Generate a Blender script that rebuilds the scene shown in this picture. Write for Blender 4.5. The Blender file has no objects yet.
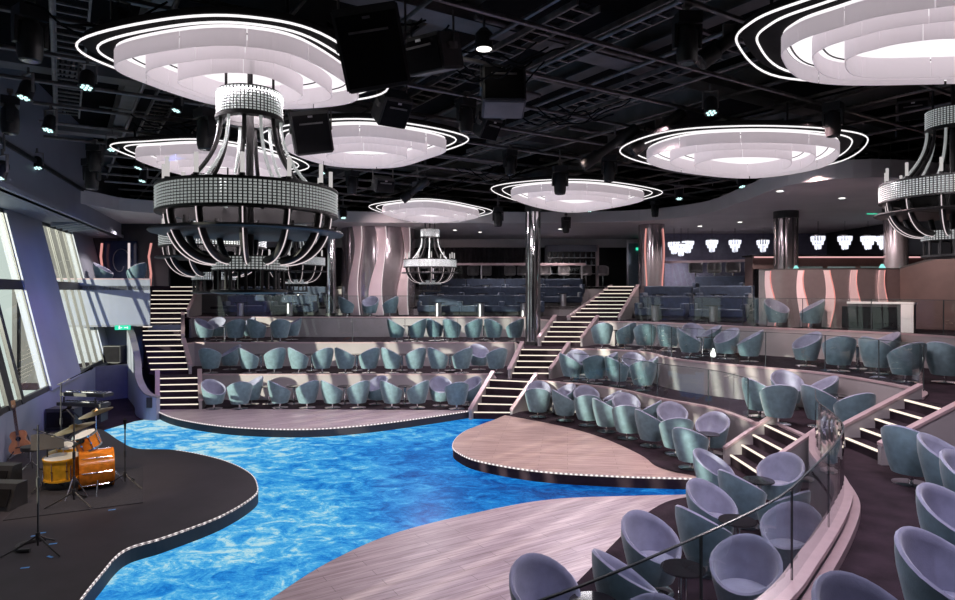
import bpy, bmesh, math, random
from mathutils import Vector, Matrix
random.seed(7)
C = bpy.context.scene.collection
PI = math.pi
# ------------------------------------------------------------------ camera model of the photograph
F, CZ, HX, HY = 640.0, 3.85, 477.5, 290.0
def P(px, py, z):                      # where a pixel's sight line meets the level z
    Y = F*(CZ-z)/(py-HY)
    return Vector(((px-HX)*Y/F, Y, z))
def D(px, py, Y):                      # where a pixel's sight line is at depth Y
    return Vector(((px-HX)*Y/F, Y, CZ+(HY-py)*Y/F))
Z0, Z1, Z2, Z3, Z4, Z5, ZD = .25, 1.08, 1.92, 2.72, 3.10, 3.50, 4.00
# ------------------------------------------------------------------ materials
MATS = {}
def nt(name):
    m = bpy.data.materials.new(name); m.use_nodes = True
    t = m.node_tree; t.nodes.clear()
    o = t.nodes.new('ShaderNodeOutputMaterial')
    return m, t, o
def N(t, kind, **kw):
    n = t.nodes.new('ShaderNode'+kind)
    for k, v in kw.items():
        if k in n.inputs: n.inputs[k].default_value = v
        else: setattr(n, k, v)
    return n
def rgba(c): return (c[0], c[1], c[2], 1)
def mat(name, col, rough=.5, metal=0, var=.12, scale=6, bump=0, bscale=60, sheen=0, spec=.5):
    m, t, o = nt(name)
    b = N(t, 'BsdfPrincipled', Roughness=rough, Metallic=metal)
    b.inputs['Specular IOR Level'].default_value = spec
    if sheen:
        b.inputs['Sheen Weight'].default_value = sheen
        b.inputs['Sheen Roughness'].default_value = .4
    tc = N(t, 'TexCoord'); no = N(t, 'TexNoise', Scale=scale, Detail=3.0)
    t.links.new(tc.outputs['Object'], no.inputs['Vector'])
    r = N(t, 'ValToRGB')
    lo = [c*(1-var) for c in col]; hi = [min(1, c*(1+var)) for c in col]
    r.color_ramp.elements[0].color = rgba(lo); r.color_ramp.elements[0].position = .3
    r.color_ramp.elements[1].color = rgba(hi); r.color_ramp.elements[1].position = .7
    t.links.new(no.outputs['Fac'], r.inputs['Fac']); t.links.new(r.outputs['Color'], b.inputs['Base Color'])
    if bump:
        n2 = N(t, 'TexNoise', Scale=bscale, Detail=2.0); bp = N(t, 'Bump', Strength=bump, Distance=.02)
        t.links.new(tc.outputs['Object'], n2.inputs['Vector'])
        t.links.new(n2.outputs['Fac'], bp.inputs['Height']); t.links.new(bp.outputs['Normal'], b.inputs['Normal'])
    t.links.new(b.outputs[0], o.inputs[0]); MATS[name] = m
    return m
def emit(name, col, s):
    m, t, o = nt(name)
    e = N(t, 'Emission', Color=rgba(col), Strength=s)
    t.links.new(e.outputs[0], o.inputs[0]); MATS[name] = m
    return m
def glass(name, tint, refl=1.0, rough=.02):
    m, t, o = nt(name)
    tr = N(t, 'BsdfTransparent', Color=rgba(tint)); gl = N(t, 'BsdfGlossy', Roughness=rough)
    fr = N(t, 'Fresnel', IOR=1.5); mul = N(t, 'Math', operation='MULTIPLY'); mul.inputs[1].default_value = refl
    mx = N(t, 'MixShader')
    ge = N(t, 'NewGeometry'); sb = N(t, 'Math', operation='SUBTRACT'); sb.inputs[0].default_value = 1.0; m2 = N(t, 'Math', operation='MULTIPLY')
    t.links.new(ge.outputs['Backfacing'], sb.inputs[1]); t.links.new(fr.outputs[0], mul.inputs[0])
    t.links.new(mul.outputs[0], m2.inputs[0]); t.links.new(sb.outputs[0], m2.inputs[1]); t.links.new(m2.outputs[0], mx.inputs['Fac'])
    t.links.new(tr.outputs[0], mx.inputs[1]); t.links.new(gl.outputs[0], mx.inputs[2])
    t.links.new(mx.outputs[0], o.inputs[0]); MATS[name] = m
    return m
teal = mat('teal_velvet', (.115, .182, .215), .75, var=.16, scale=9, bump=.15, bscale=90, sheen=.35)
lav = mat('lavender_velvet', (.205, .21, .29), .8, var=.12, scale=8, bump=.12, bscale=90, sheen=.45)
navy = mat('navy_fabric', (.035, .05, .085), .8, var=.2, scale=8, bump=.2, bscale=90, sheen=.2)
carpet = mat('dark_carpet', (.023, .014, .020), .95, var=.35, scale=3, bump=.35, bscale=140, spec=.12)
blackfloor = mat('black_stage_floor', (.028, .023, .029), .6, var=.2, scale=2)
black = mat('black_metal', (.034, .032, .033), .42, .2, var=.2)
blackm = mat('black_matte', (.011, .010, .011), .85, var=.2, spec=.1)
grid = mat('black_pipe_paint', (.20, .18, .175), .42, .2, var=.3)
greyb = mat('grey_beam_paint', (.20, .185, .18), .6, var=.2, scale=2)
chrome = mat('chrome', (.82, .80, .82), .08, 1, var=.04)
darkchrome = mat('dark_mirror', (.50, .43, .45), .10, .72, var=.05)
steel = mat('brushed_steel', (.55, .53, .56), .3, 1, var=.08)
tierw = mat('beige_grey_panel', (.285, .255, .265), .38, .15, var=.07, scale=1.5)
capm = mat('rose_metal_trim', (.44, .32, .34), .32, .35, var=.06)
wallg = mat('grey_wall_paint', (.20, .20, .22), .6, var=.08, scale=1)
wallb = mat('bluish_white_wall', (.25, .265, .32), .5, var=.06, scale=1)
soff = mat('soffit_paint', (.72, .69, .69), .6, var=.06, scale=1)
darkw = mat('dark_back_wall', (.035, .032, .038), .6, var=.2, scale=1)
brownw = mat('brown_panel', (.13, .085, .08), .35, .2, var=.12, scale=2)
pink = mat('pink_panel', (.76, .60, .62), .35, var=.05, scale=2)
white = mat('white_plastic', (.75, .74, .75), .4, var=.03)
tabletop = mat('black_tabletop', (.012, .011, .013), .12, var=.2)
orange = mat('orange_lacquer', (.72, .22, .02), .18, var=.18, scale=12)
yell = mat('amber_lacquer', (.85, .45, .03), .18, var=.15, scale=12)
skin_d = mat('white_drum_skin', (.72, .70, .66), .5, var=.05)
bronze = mat('cymbal_bronze', (.55, .36, .16), .28, 1, var=.15, scale=10)
spk = mat('speaker_cabinet_paint', (.055, .052, .052), .5, var=.15)
gwood = mat('guitar_spruce', (.50, .20, .08), .3, var=.15, scale=8)
dwood = mat('dark_neck_wood', (.10, .045, .025), .4, var=.2, scale=10)
curt = mat('dark_curtain', (.05, .045, .05), .9, var=.2, scale=3)
def lit_crystal():
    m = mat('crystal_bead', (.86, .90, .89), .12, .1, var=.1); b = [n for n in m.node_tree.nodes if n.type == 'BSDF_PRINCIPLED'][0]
    b.inputs['Emission Color'].default_value = (.95, 1, .98, 1); b.inputs['Emission Strength'].default_value = .20  # even glow put into the beads, as if lit from within
    return m
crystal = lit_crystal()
rug_m = mat('black_rug', (.022, .020, .026), .95, var=.3, scale=20, bump=.3)
gl_rail = glass('railing_glass', (.93, .96, .96), 1.7, .015)
gl_win = glass('window_glass', (.93, .97, .95), .6, .02)
gl_edge = mat('glass_edge', (.05, .06, .065), .2, var=.1)
nose = emit('step_light', (1, .87, .74), 1.25)
edge_l = None
def acrylic():
    m, t, o = nt('lamp_acrylic')
    d = N(t, 'BsdfDiffuse', Color=(.86, .82, .84, 1)); tr = N(t, 'BsdfTranslucent', Color=(.88, .83, .86, 1)); mx = N(t, 'MixShader', Fac=.5)
    e = N(t, 'Emission', Color=(1, .93, .965, 1), Strength=.11); ad = N(t, 'AddShader')
    t.links.new(d.outputs[0], mx.inputs[1]); t.links.new(tr.outputs[0], mx.inputs[2]); t.links.new(mx.outputs[0], ad.inputs[0]); t.links.new(e.outputs[0], ad.inputs[1]); t.links.new(ad.outputs[0], o.inputs[0])
    return m
lampw = acrylic()
lampp = emit('lamp_panel', (1, .94, .97), 1.15)
ringl = emit('ring_light', (1, .96, .97), 1.15)
strip_l = emit('chandelier_strip', (1, .86, .88), .8)
candle = emit('candle_tube', (1, .95, .94), .55)
parl = emit('par_lens', (.62, 1, .98), 1.6)
downl = emit('downlight_lens', (1, .97, .92), 3)
pinkl = emit('pink_tube', (1, .42, .38), .75)
crys_l = emit('crystal_glow', (.86, .88, 1), 1.3)
exitg = emit('exit_green', (.05, .85, .5), 1.0)
cyanl = emit('cyan_lamp', (.35, .9, .85), 1.0)

def dotted():
    m, t, o = nt('dotted_edge_light')
    uv = N(t, 'UVMap'); w = N(t, 'TexWave', Scale=1.0); w.wave_type = 'BANDS'; w.bands_direction = 'X'
    mp = N(t, 'Mapping'); mp.inputs['Scale'].default_value = (3.2, 1, 1)
    t.links.new(uv.outputs[0], mp.inputs[0]); t.links.new(mp.outputs[0], w.inputs['Vector'])
    r = N(t, 'ValToRGB'); r.color_ramp.elements[0].color = (.28, .22, .24, 1); r.color_ramp.elements[1].color = (1, .93, .92, 1)
    e = N(t, 'Emission', Strength=1.25)
    t.links.new(w.outputs['Fac'], r.inputs['Fac']); t.links.new(r.outputs[0], e.inputs['Color']); t.links.new(e.outputs[0], o.inputs[0])
    return m
edge_l = dotted()
def wood(name, c1, c2, ang):
    m, t, o = nt(name)
    b = N(t, 'BsdfPrincipled', Roughness=.38)
    tc = N(t, 'TexCoord'); mp = N(t, 'Mapping'); mp.inputs['Rotation'].default_value = (0, 0, ang)
    br = N(t, 'TexBrick', Scale=1.0); br.offset = .37; br.squash = 1
    br.inputs['Brick Width'].default_value = 1.6; br.inputs['Row Height'].default_value = .16
    br.inputs['Mortar Size'].default_value = .004; br.inputs['Bias'].default_value = 0
    br.inputs['Color1'].default_value = rgba(c1); br.inputs['Color2'].default_value = rgba(c2)
    br.inputs['Mortar'].default_value = rgba([c*.45 for c in c2])
    mp2 = N(t, 'Mapping'); mp2.inputs['Scale'].default_value = (.9, 14, 1)
    no = N(t, 'TexNoise', Scale=1.6, Detail=5.0, Roughness=.65)
    mx = N(t, 'MixRGB', blend_type='MULTIPLY'); mx.inputs[0].default_value = .85
    r = N(t, 'ValToRGB'); r.color_ramp.elements[0].color = (.42, .36, .38, 1); r.color_ramp.elements[0].position = .32
    r.color_ramp.elements[1].color = (1.0, 1.0, 1.0, 1); r.color_ramp.elements[1].position = .68
    L = t.links.new
    L(tc.outputs['Object'], mp.inputs[0]); L(mp.outputs[0], br.inputs['Vector']); L(mp.outputs[0], mp2.inputs[0])
    L(mp2.outputs[0], no.inputs['Vector']); L(no.outputs['Fac'], r.inputs[0]); L(br.outputs['Color'], mx.inputs[1]); L(r.outputs[0], mx.inputs[2])
    L(mx.outputs[0], b.inputs['Base Color']); L(b.outputs[0], o.inputs[0])
    return m
woodm = wood('pale_oak_planks', (.53, .425, .45), (.45, .355, .38), math.radians(-32))
woodr = wood('rose_oak_planks', (.50, .355, .325), (.42, .29, .265), math.radians(8))
def water():
    m, t, o = nt('led_sea_image'); L = t.links.new
    tc = N(t, 'TexCoord'); mp = N(t, 'Mapping'); mp.inputs['Scale'].default_value = (.85, 1.15, 1); mp.inputs['Rotation'].default_value = (0, 0, .25)
    big = N(t, 'TexNoise', Scale=.33, Detail=2.0, Distortion=.4)
    mid = N(t, 'TexNoise', Scale=2.3, Detail=10.0, Roughness=.72, Distortion=.9)
    fin = N(t, 'TexNoise', Scale=9.0, Detail=8.0, Roughness=.8, Distortion=1.6)
    L(tc.outputs['Object'], mp.inputs[0])
    for n in (big, mid, fin): L(mp.outputs[0], n.inputs['Vector'])
    sx = N(t, 'SeparateXYZ'); L(tc.outputs['Object'], sx.inputs[0])
    gx = N(t, 'MapRange'); L(sx.outputs['X'], gx.inputs['Value'])
    gx.inputs['From Min'].default_value = -7; gx.inputs['From Max'].default_value = 4; gx.inputs['To Min'].default_value = .16; gx.inputs['To Max'].default_value = -.16
    def ma(op, a, b):
        n = N(t, 'Math', operation=op)
        for i, v in enumerate((a, b)):
            if isinstance(v, (int, float)): n.inputs[i].default_value = v
            else: L(v, n.inputs[i])
        return n.outputs[0]
    s = ma('ADD', ma('MULTIPLY', big.outputs['Fac'], .45), ma('MULTIPLY', mid.outputs['Fac'], .85))
    s = ma('ADD', s, ma('MULTIPLY', fin.outputs['Fac'], .42)); s = ma('ADD', s, gx.outputs[0]); s = ma('SUBTRACT', s, .06)
    r = N(t, 'ValToRGB'); cr = r.color_ramp
    cr.elements[0].position = .56; cr.elements[0].color = (.003, .055, .27, 1)
    cr.elements[1].position = 1.12 if False else 1.0; cr.elements[1].color = (.62, .92, 1, 1)
    for p, c in ((.68, (.006, .14, .55)), (.78, (.015, .27, .80)), (.88, (.07, .48, .95)), (.94, (.22, .68, 1))):
        e = cr.elements.new(p); e.color = rgba(c)
    L(s, r.inputs[0])
    e = N(t, 'Emission', Strength=.80); L(r.outputs[0], e.inputs['Color'])
    gl = N(t, 'BsdfGlossy', Roughness=.25); gl.inputs['Color'].default_value = (.04, .04, .05, 1)
    ad = N(t, 'AddShader'); L(e.outputs[0], ad.inputs[0]); L(gl.outputs[0], ad.inputs[1]); L(ad.outputs[0], o.inputs[0])
    return m
waterm = water()
def drape_mat(): return curt
# ------------------------------------------------------------------ mesh builder
class MB:
    def __init__(s): s.v = []; s.f = []; s.m = []; s.uv = {}; s.mi = 0
    def add(s, vs, fs, uvs=None):
        o = len(s.v); s.v += [tuple(x) for x in vs]
        for k, f in enumerate(fs):
            if uvs: s.uv[len(s.f)] = uvs[k]
            s.f.append([i+o for i in f]); s.m.append(s.mi)
        return s
    def box(s, c, d, rz=0, M=None):
        x, y, z = d[0]/2, d[1]/2, d[2]/2
        vs = [Vector((a*x, b*y, e*z)) for a in (-1, 1) for b in (-1, 1) for e in (-1, 1)]
        R = M if M is not None else Matrix.Rotation(rz, 3, 'Z')
        vs = [R @ v + Vector(c) for v in vs]
        return s.add(vs, [(0, 1, 3, 2), (4, 6, 7, 5), (0, 4, 5, 1), (2, 3, 7, 6), (0, 2, 6, 4), (1, 5, 7, 3)])
    def hexa(s, a, b):                       # two quads, corner by corner
        return s.add(list(a)+list(b), [(0, 1, 2, 3), (7, 6, 5, 4), (0, 4, 5, 1), (1, 5, 6, 2), (2, 6, 7, 3), (3, 7, 4, 0)])
    def cyl(s, p, q, r0, r1=None, n=12, caps=True):
        r1 = r0 if r1 is None else r1
        p, q = Vector(p), Vector(q); d = (q-p).normalized()
        u = d.orthogonal().normalized(); w = d.cross(u)
        vs = []
        for c, r in ((p, r0), (q, r1)):
            vs += [c+(u*math.cos(2*PI*i/n)+w*math.sin(2*PI*i/n))*r for i in range(n)]
        fs = [(i, (i+1) % n, n+(i+1) % n, n+i) for i in range(n)]
        if caps: fs += [tuple(range(n))[::-1], tuple(range(n, 2*n))]
        return s.add(vs, fs)
    def tube(s, pts, r, n=6, closed=False):
        pts = [Vector(p) for p in pts]; k = len(pts); vs = []; fs = []; uvs = []; L = 0; pu = None
        for i, p in enumerate(pts):
            if closed: t = pts[(i+1) % k]-pts[i-1]
            else: t = pts[min(i+1, k-1)]-pts[max(i-1, 0)]
            t.normalize()
            if pu is None: u = t.cross(Vector((0, 0, 1))); u = u.normalized() if u.length > 1e-3 else t.orthogonal().normalized()
            else: u = (pu-t*pu.dot(t)).normalized()
            pu = u; w = t.cross(u); rr = r[i] if isinstance(r, (list, tuple)) else r
            vs += [p+(u*math.cos(2*PI*j/n)+w*math.sin(2*PI*j/n))*rr for j in range(n)]
        for i in range(k if closed else k-1):
            a = i*n; b = ((i+1) % k)*n; l2 = L+(pts[(i+1) % k]-pts[i]).length
            for j in range(n):
                fs.append((a+j, a+(j+1) % n, b+(j+1) % n, b+j)); uvs.append(((L, 0), (L, 0), (l2, 0), (l2, 0)))
            L = l2
        if not closed:
            fs += [tuple(range(n))[::-1], tuple(range((k-1)*n, k*n))]; uvs += [[(0, 0)]*n, [(0, 0)]*n]
        return s.add(vs, fs, uvs)
    def lathe(s, prof, c=(0, 0, 0), n=24, sx=1, M=None):
        vs = []; fs = []; c = Vector(c); k = len(prof)
        for r, z in prof:
            for i in range(n):
                v = Vector((r*math.cos(2*PI*i/n)*sx, r*math.sin(2*PI*i/n), z))
                vs.append((M @ v if M is not None else v)+c)
        for a in range(k-1):
            for i in range(n): fs.append((a*n+i, a*n+(i+1) % n, (a+1)*n+(i+1) % n, (a+1)*n+i))
        if prof[0][0] > 1e-6: fs.append(tuple(range(n))[::-1])
        if prof[-1][0] > 1e-6: fs.append(tuple(range((k-1)*n, k*n)))
        return s.add(vs, fs)
    def prism(s, poly, z0, z1):
        n = len(poly); vs = [(p[0], p[1], z0) for p in poly]+[(p[0], p[1], z1) for p in poly]
        return s.add(vs, [tuple(range(n))[::-1], tuple(range(n, 2*n))]+[(i, (i+1) % n, n+(i+1) % n, n+i) for i in range(n)])
    def wall(s, path, z0, z1, th, closed=False):   # upright strip, th to the left of the path; z0/z1 numbers or lists
        pts = [Vector((p[0], p[1])) for p in path]; k = len(pts); offs = []
        for i in range(k):
            a = pts[i-1] if (i or closed) else pts[i]; b = pts[(i+1) % k] if (i < k-1 or closed) else pts[i]
            t = (b-a).normalized(); offs.append(pts[i]+Vector((-t.y, t.x))*th)
        g = lambda z, i: z[i] if isinstance(z, (list, tuple)) else z
        vs = []; fs = []; uvs = []; L = 0
        for i in range(k):
            vs += [(*pts[i], g(z0, i)), (*offs[i], g(z0, i)), (*offs[i], g(z1, i)), (*pts[i], g(z1, i))]
        for i in range(k if closed else k-1):
            a = 4*i; b = 4*((i+1) % k); l2 = L+(pts[(i+1) % k]-pts[i]).length
            for j in range(4):
                fs.append((a+j, a+(j+1) % 4, b+(j+1) % 4, b+j)); uvs.append(((L, 0), (L, 1), (l2, 1), (l2, 0)))
            L = l2
        if not closed:
            fs += [(0, 1, 2, 3), (4*k-1, 4*k-2, 4*k-3, 4*k-4)]; uvs += [[(0, 0)]*4]*2
        return s.add(vs, fs, uvs)
    def sphere(s, c, r, n=12, sc=(1, 1, 1)):
        prof = [(max(1e-7, r*math.sin(PI*i/(n//2))), -r*math.cos(PI*i/(n//2))*sc[2]) for i in range(n//2+1)]
        return s.lathe(prof, c, n, 1)
    def build(s, name, m, parent=None, smooth=None, loc=None):
        me = bpy.data.meshes.new(name); me.from_pydata([tuple(v) for v in s.v], [], s.f)
        ms = m if isinstance(m, (list, tuple)) else [m]
        for x in ms: me.materials.append(x)
        if len(ms) > 1: me.polygons.foreach_set('material_index', s.m)
        if s.uv:
            ul = me.uv_layers.new(name='UVMap')
            for fi, us in s.uv.items():
                for li, u in zip(me.polygons[fi].loop_indices, us): ul.data[li].uv = u
        b = bmesh.new(); b.from_mesh(me); bmesh.ops.recalc_face_normals(b, faces=b.faces); b.to_mesh(me); b.free()
        if smooth:
            me.shade_smooth(); me.set_sharp_from_angle(angle=math.radians(smooth))
        o = bpy.data.objects.new(name, me); C.objects.link(o)
        if parent is not None: o.parent = parent
        if loc is not None: o.location = loc
        return o
def tag(o, label, cat, group=None):
    o['label'] = label; o['category'] = cat
    if group: o['group'] = group
    return o
def struct(o): o['kind'] = 'structure'; return o
def thing(name, label, cat, loc=(0, 0, 0), rz=0, group=None):
    o = bpy.data.objects.new(name, None); C.objects.link(o); o.empty_display_size = .1
    o.location = loc; o.rotation_euler = (0, 0, rz)
    return tag(o, label, cat, group)
def copy_tree(o, parent=None):
    c = o.copy(); C.objects.link(c)
    if parent is not None: c.parent = parent
    for ch in list(o.children): copy_tree(ch, c)
    return c
def smooth(pts, k=6, closed=False):
    pts = [Vector(p) for p in pts]; n = len(pts); out = []
    for i in range(n if closed else n-1):
        g = (lambda j: pts[j % n]) if closed else (lambda j: pts[max(0, min(n-1, j))])
        a, b, c, d = g(i-1), g(i), g(i+1), g(i+2)
        for q in range(k):
            t = q/k
            out.append(.5*((2*b)+(c-a)*t+(2*a-5*b+4*c-d)*t*t+(3*b-3*c+d-a)*t**3))
    if not closed: out.append(pts[-1])
    return out
ORD = 'zeroth first second third fourth fifth sixth seventh eighth ninth tenth eleventh twelfth thirteenth fourteenth fifteenth sixteenth seventeenth eighteenth nineteenth twentieth'.split()
V2 = lambda l: [Vector((a[0], a[1])) for a in l]
def PX(l, z): return [P(a, b, z).to_2d() for a, b in l]
def reframe(o):                          # put a mesh thing's origin at its own base
    me = o.data; xs = [v.co for v in me.vertices]
    c = Vector((sum(v.x for v in xs)/len(xs), sum(v.y for v in xs)/len(xs), min(v.z for v in xs)))
    me.transform(Matrix.Translation(-c)); o.location = c
    return o
# ================================================================== SETTING: floors and tiers
RX, BY, NY, CEIL = 17.0, 36.0, -6.0, 9.0
def bx(Y): return -10.1-.36*(Y-13.6) if Y > 6 else -7.364
plan = V2([(bx(26.5), 26.5), (bx(23.3), 23.3), (bx(17.7), 17.7), (bx(13.6), 13.6), (bx(6), 6), (bx(0), NY), (RX, NY), (RX, BY), (-19, BY), (-19, 26.5)])
struct(MB().prism(plan, -.3, 0).build('floor', carpet))
led_poly = PX([(104, 431), (135, 422), (165, 417), (330, 424), (510, 409), (560, 440), (722, 478), (735, 500), (640, 505)], 0)+V2([(-1.5, 8.0), (-3.5, 5.0), (-8, 5.0), (-8.4, 13)])
led = MB().prism(led_poly, .002, .02).build('led_floor', waterm)
tag(led, 'glowing LED floor showing blue sea water between the dance floors', 'LED floor')
# lower platforms -----------------------------------------------------
def rim_strip(path, z, parent, name='edge_light'):
    b = MB().wall(path, z-.024, z+.004, -.018)
    return b.build(name, edge_l, parent)
back_rim = smooth([P(a, b, Z0).to_2d() for a, b in ((150, 404), (158, 411), (180, 419), (230, 426.5), (300, 429), (360, 425.5), (420, 418), (474, 410))], 6)
back_rim += V2([(-.2, 19.1)])
pb = thing('dance_platform', 'rear wooden dance floor platform curving along the LED floor', 'platform', (-4.0, 18.5, 0))
W2L = Matrix.Translation
def child_world(o, root):                # mesh built in world space under a moved root
    o.matrix_parent_inverse = root.matrix_world.inverted() if False else Matrix.Translation(-Vector(root.location)) if root.rotation_euler[2] == 0 else root.matrix_basis.inverted()
    return o
bp = back_rim+V2([(-.2, 19.4), (.35, 20.9), (-10.0, 20.95)])
child_world(MB().prism(bp, .03, Z0).build('deck', blackfloor, pb), pb)
inl = [p+Vector((0, .0)) for p in back_rim]
front_line = V2([(-.22, 19.12), (-8.3, 19.35), (-9.3, 19.3)])
child_world(MB().prism(back_rim[:-1]+front_line, Z0, Z0+.008).build('wood_floor', woodm, pb), pb)
child_world(MB().prism(V2([(-.22, 19.14), (-.2, 19.4), (.33, 20.88), (-8.7, 20.88), (-8.3, 19.4)]), Z0, Z0+.012).build('carpet_strip', carpet, pb), pb)
child_world(rim_strip(back_rim, Z0, pb), pb)
# right teardrop platform
rr = smooth(PX([(519, 411.8), (480, 425), (461, 434), (453, 444.5), (458, 452), (480, 461), (540, 471), (620, 476), (706, 479), (713, 484)], Z0), 6)
pr = thing('dance_platform', 'teardrop shaped wooden dance floor on the right of the LED floor', 'platform', (2.0, 15.5, 0))
E1r = smooth([(1.72, 19.5), (3, 18.7), (3.95, 17.7), (4.6, 16.3), (5.45, 15.0), (5.68, 13.85), (5.7, 13.25)], 6)
E1r2 = [Vector(p).to_2d() if len(p) > 2 else Vector(p) for p in E1r]
rb = rr+V2([(4.95, 11.75), (5.25, 11.6), (5.4, 13.3)])+[p+Vector((.06, .06)) for p in E1r2[::-1]]+V2([(1.95, 19.45)])
child_world(MB().prism(rb, .03, Z0).build('deck', carpet, pr), pr)
rw = rr[4:-1]+smooth(PX([(700, 477.5), (672, 472), (655, 466), (640, 455), (602, 438), (560, 426), (505, 415.5)], Z0), 5)
child_world(MB().prism(rw, Z0, Z0+.008).build('wood_floor', woodr, pr), pr)
child_world(rim_strip(rr[8:], Z0, pr), pr)
# front platform
fr_ = smooth(PX([(724, 489), (690, 494.5), (640, 496), (560, 499), (500, 508), (400, 532), (330, 562), (270, 600)], Z0), 6)
arc_pts = [(6.1, 11.45), (5.75, 10.8), (5.35, 10), (5.1, 9.2), (4.9, 8.6), (4.6, 7.96), (4.0, 7.1), (3.16, 6.04), (2.49, 5.26), (1.5, 4.4), (.4, 3.55), (-1, 2.7), (-2.5, 2.0)]
arc_ = smooth(V2(arc_pts), 5)
def offp(path, d):
    path = [Vector((p[0], p[1])) for p in path]; out = []
    for i, p in enumerate(path):
        t = (path[min(i+1, len(path)-1)]-path[max(0, i-1)]).normalized(); out.append(p+Vector((t.y, -t.x))*d)
    return out
arc = offp(arc_, .14)
pf = thing('dance_platform', 'front wooden dance floor nearest the camera beside the lounge corner', 'platform', (0, 8, 0))
fb = fr_+V2([(-4.2, 5.2), (-4.4, 2.0)])+offp(arc, .03)[::-1]+V2([(5.2, 11.55), (5.0, 11.7)])
child_world(MB().prism(fb, .03, Z0).build('deck', blackfloor, pf), pf)
cb = PX([(724, 490), (690, 497), (665, 503), (640, 519), (610, 548), (578, 582)], Z0)+V2([(.2, 6.3), (-1.4, 5.0), (-2.6, 3.4)])
cbs = smooth(cb, 4)
fw = [fr_[0]]+fr_[6:]+V2([(-4.0, 5.2), (-4.2, 2.6)])+cbs[::-1]
child_world(MB().prism(fw, Z0, Z0+.008).build('wood_floor', woodm, pf), pf)
child_world(MB().prism(cbs+V2([(-2.4, 2.1)])+offp(arc, .04)[::-1][1:]+V2([(5.2, 11.5)]), Z0, Z0+.012).build('carpet', carpet, pf), pf)
# stage on the left
st = smooth(PX([(96, 429), (104, 430.5), (120, 441), (137, 448.5), (176, 450), (220, 459), (249, 472), (258, 486), (253, 497), (220, 516.5), (165, 537), (125, 550), (100, 576), (81, 600)], Z0), 6)
ps = thing('stage', 'black curved band stage on the left with white lit edge', 'stage', (-7.5, 11, 0))
sb = st+V2([(-5.4, 5.0), (-6.5, 3.0), (-7.25, 1.5), (-7.25, 6.0), (-9.6, 12.6), (-11.3, 17.5), (-11.4, 17.65)])
child_world(MB().prism(sb, .03, Z0).build('deck', blackfloor, ps), ps)
child_world(rim_strip(st[24:], Z0, ps), ps)
# tiers -----------------------------------------------------------------
def offp(path, d):
    path = [Vector((p[0], p[1])) for p in path]; out = []
    for i, p in enumerate(path):
        t = (path[min(i+1, len(path)-1)]-path[max(0, i-1)]).normalized(); out.append(p+Vector((t.y, -t.x))*d)
    return out
def tier(name, outline, z, rail_paths):
    struct(MB().prism(outline, z-.06, z).build('floor_'+name, carpet))
    for i, (path, zb) in enumerate(rail_paths):
        struct(MB().wall(offp(path, .015), zb, z+.01, .10).build('wall_%s_riser_%d' % (name, i+1), tierw))
        struct(MB().wall(offp(path, .03), z-.012, z+.03, .12).build('trim_%s_edge_%d' % (name, i+1), capm))
SL = V2([(-9.0, 20.9), (-8.0, 20.9), (-4, 20.92), (.5, 20.92), (.5, 20.0)])
e1 = V2([(-11.9, 22.9), (-10.15, 20.35), (-8.95, 20.55)])+SL+E1r2+V2([(6.15, 13.25), (6.15, 11.55)])+[p for p in arc]
o1 = e1+V2([(-2.5, -5.5), (16.8, -5.5), (16.8, 35.5), (-15, 35.5), (-15, 23.2)])
tier('lower_tier', o1, Z1, [(SL, Z0), (E1r2, Z0), (V2([(5.72, 13.25), (6.15, 13.25), (6.15, 11.5)]), Z0)])
SL2 = V2([(-10.35, 22.75), (-10.3, 23.3), (-5, 23.32), (1.35, 23.32), (1.45, 21.05)])
E2r = [p for p in smooth(V2([(2.98, 20.9), (4.2, 20.55), (5.0, 20.0), (5.25, 19.2), (5.32, 18.4), (5.62, 17.5), (6.3, 16.6), (7.15, 15.7), (7.9, 14.8), (8.3, 13.6), (8.4, 12.2), (7.8, 11.35)]), 5)]
e2 = V2([(-13.2, 25.9), (-11.6, 22.55)])+SL2+E2r+V2([(7.8, 10.2), (8.3, 9.6), (8.3, -5.5)])
o2 = e2+V2([(16.8, -5.5), (16.8, 35.5), (-15, 35.5), (-15, 25.9)])
tier('middle_tier', o2, Z2, [(SL2, Z1), (E2r, Z1), (V2([(7.8, 10.2), (8.3, 9.6), (8.3, -5.4)]), Z1)])
SL3 = V2([(-11.6, 25.9), (-11.5, 26.3), (-5, 26.32), (1.9, 26.32), (2.2, 24.6), (2.75, 22.95)])
E3r = smooth(V2([(4.22, 22.7), (5.78, 22.2), (6.9, 21.1), (7.6, 20.1), (8.5, 18.9), (9.6, 17.9), (10.4, 17), (11.3, 15.2), (11.6, 12)]), 5)
o3 = V2([(-14.6, 28.4), (-13.0, 25.65)])+SL3+E3r+V2([(11.6, -5.5), (16.8, -5.5), (16.8, 35.5), (-15, 35.5), (-15, 28.4)])
tier('upper_tier', o3, Z3, [(SL3, Z2), (E3r, Z2), (V2([(11.6, 12), (11.6, -5.4)]), Z2)])
def terrace(name, outline, z, path, zb):
    struct(MB().prism(outline, z-.1, z).build('floor_'+name, carpet)); struct(MB().wall(path, zb, z+.01, .08).build('wall_'+name+'_riser', tierw))
pl = V2([(-11.4, 28.75), (2.9, 28.75), (3.6, 28.0), (4.7, 27.9)])
terrace('terrace_left', pl+V2([(4.7, 35), (-12, 35), (-12, 28.75)]), Z4, pl, Z3)
pl = V2([(-11.4, 30.3), (4.9, 30.3)]); terrace('upper_terrace_left', pl+V2([(4.9, 35), (-12, 35)]), Z5, pl, Z4)
pl = V2([(-15, 31.9), (5.55, 31.9), (5.55, 26.7), (6.65, 26.7), (7.0, 28.0), (11.8, 25.6), (10.9, 21.4), (12.4, 19.6), (16.6, 19.0)])
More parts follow.
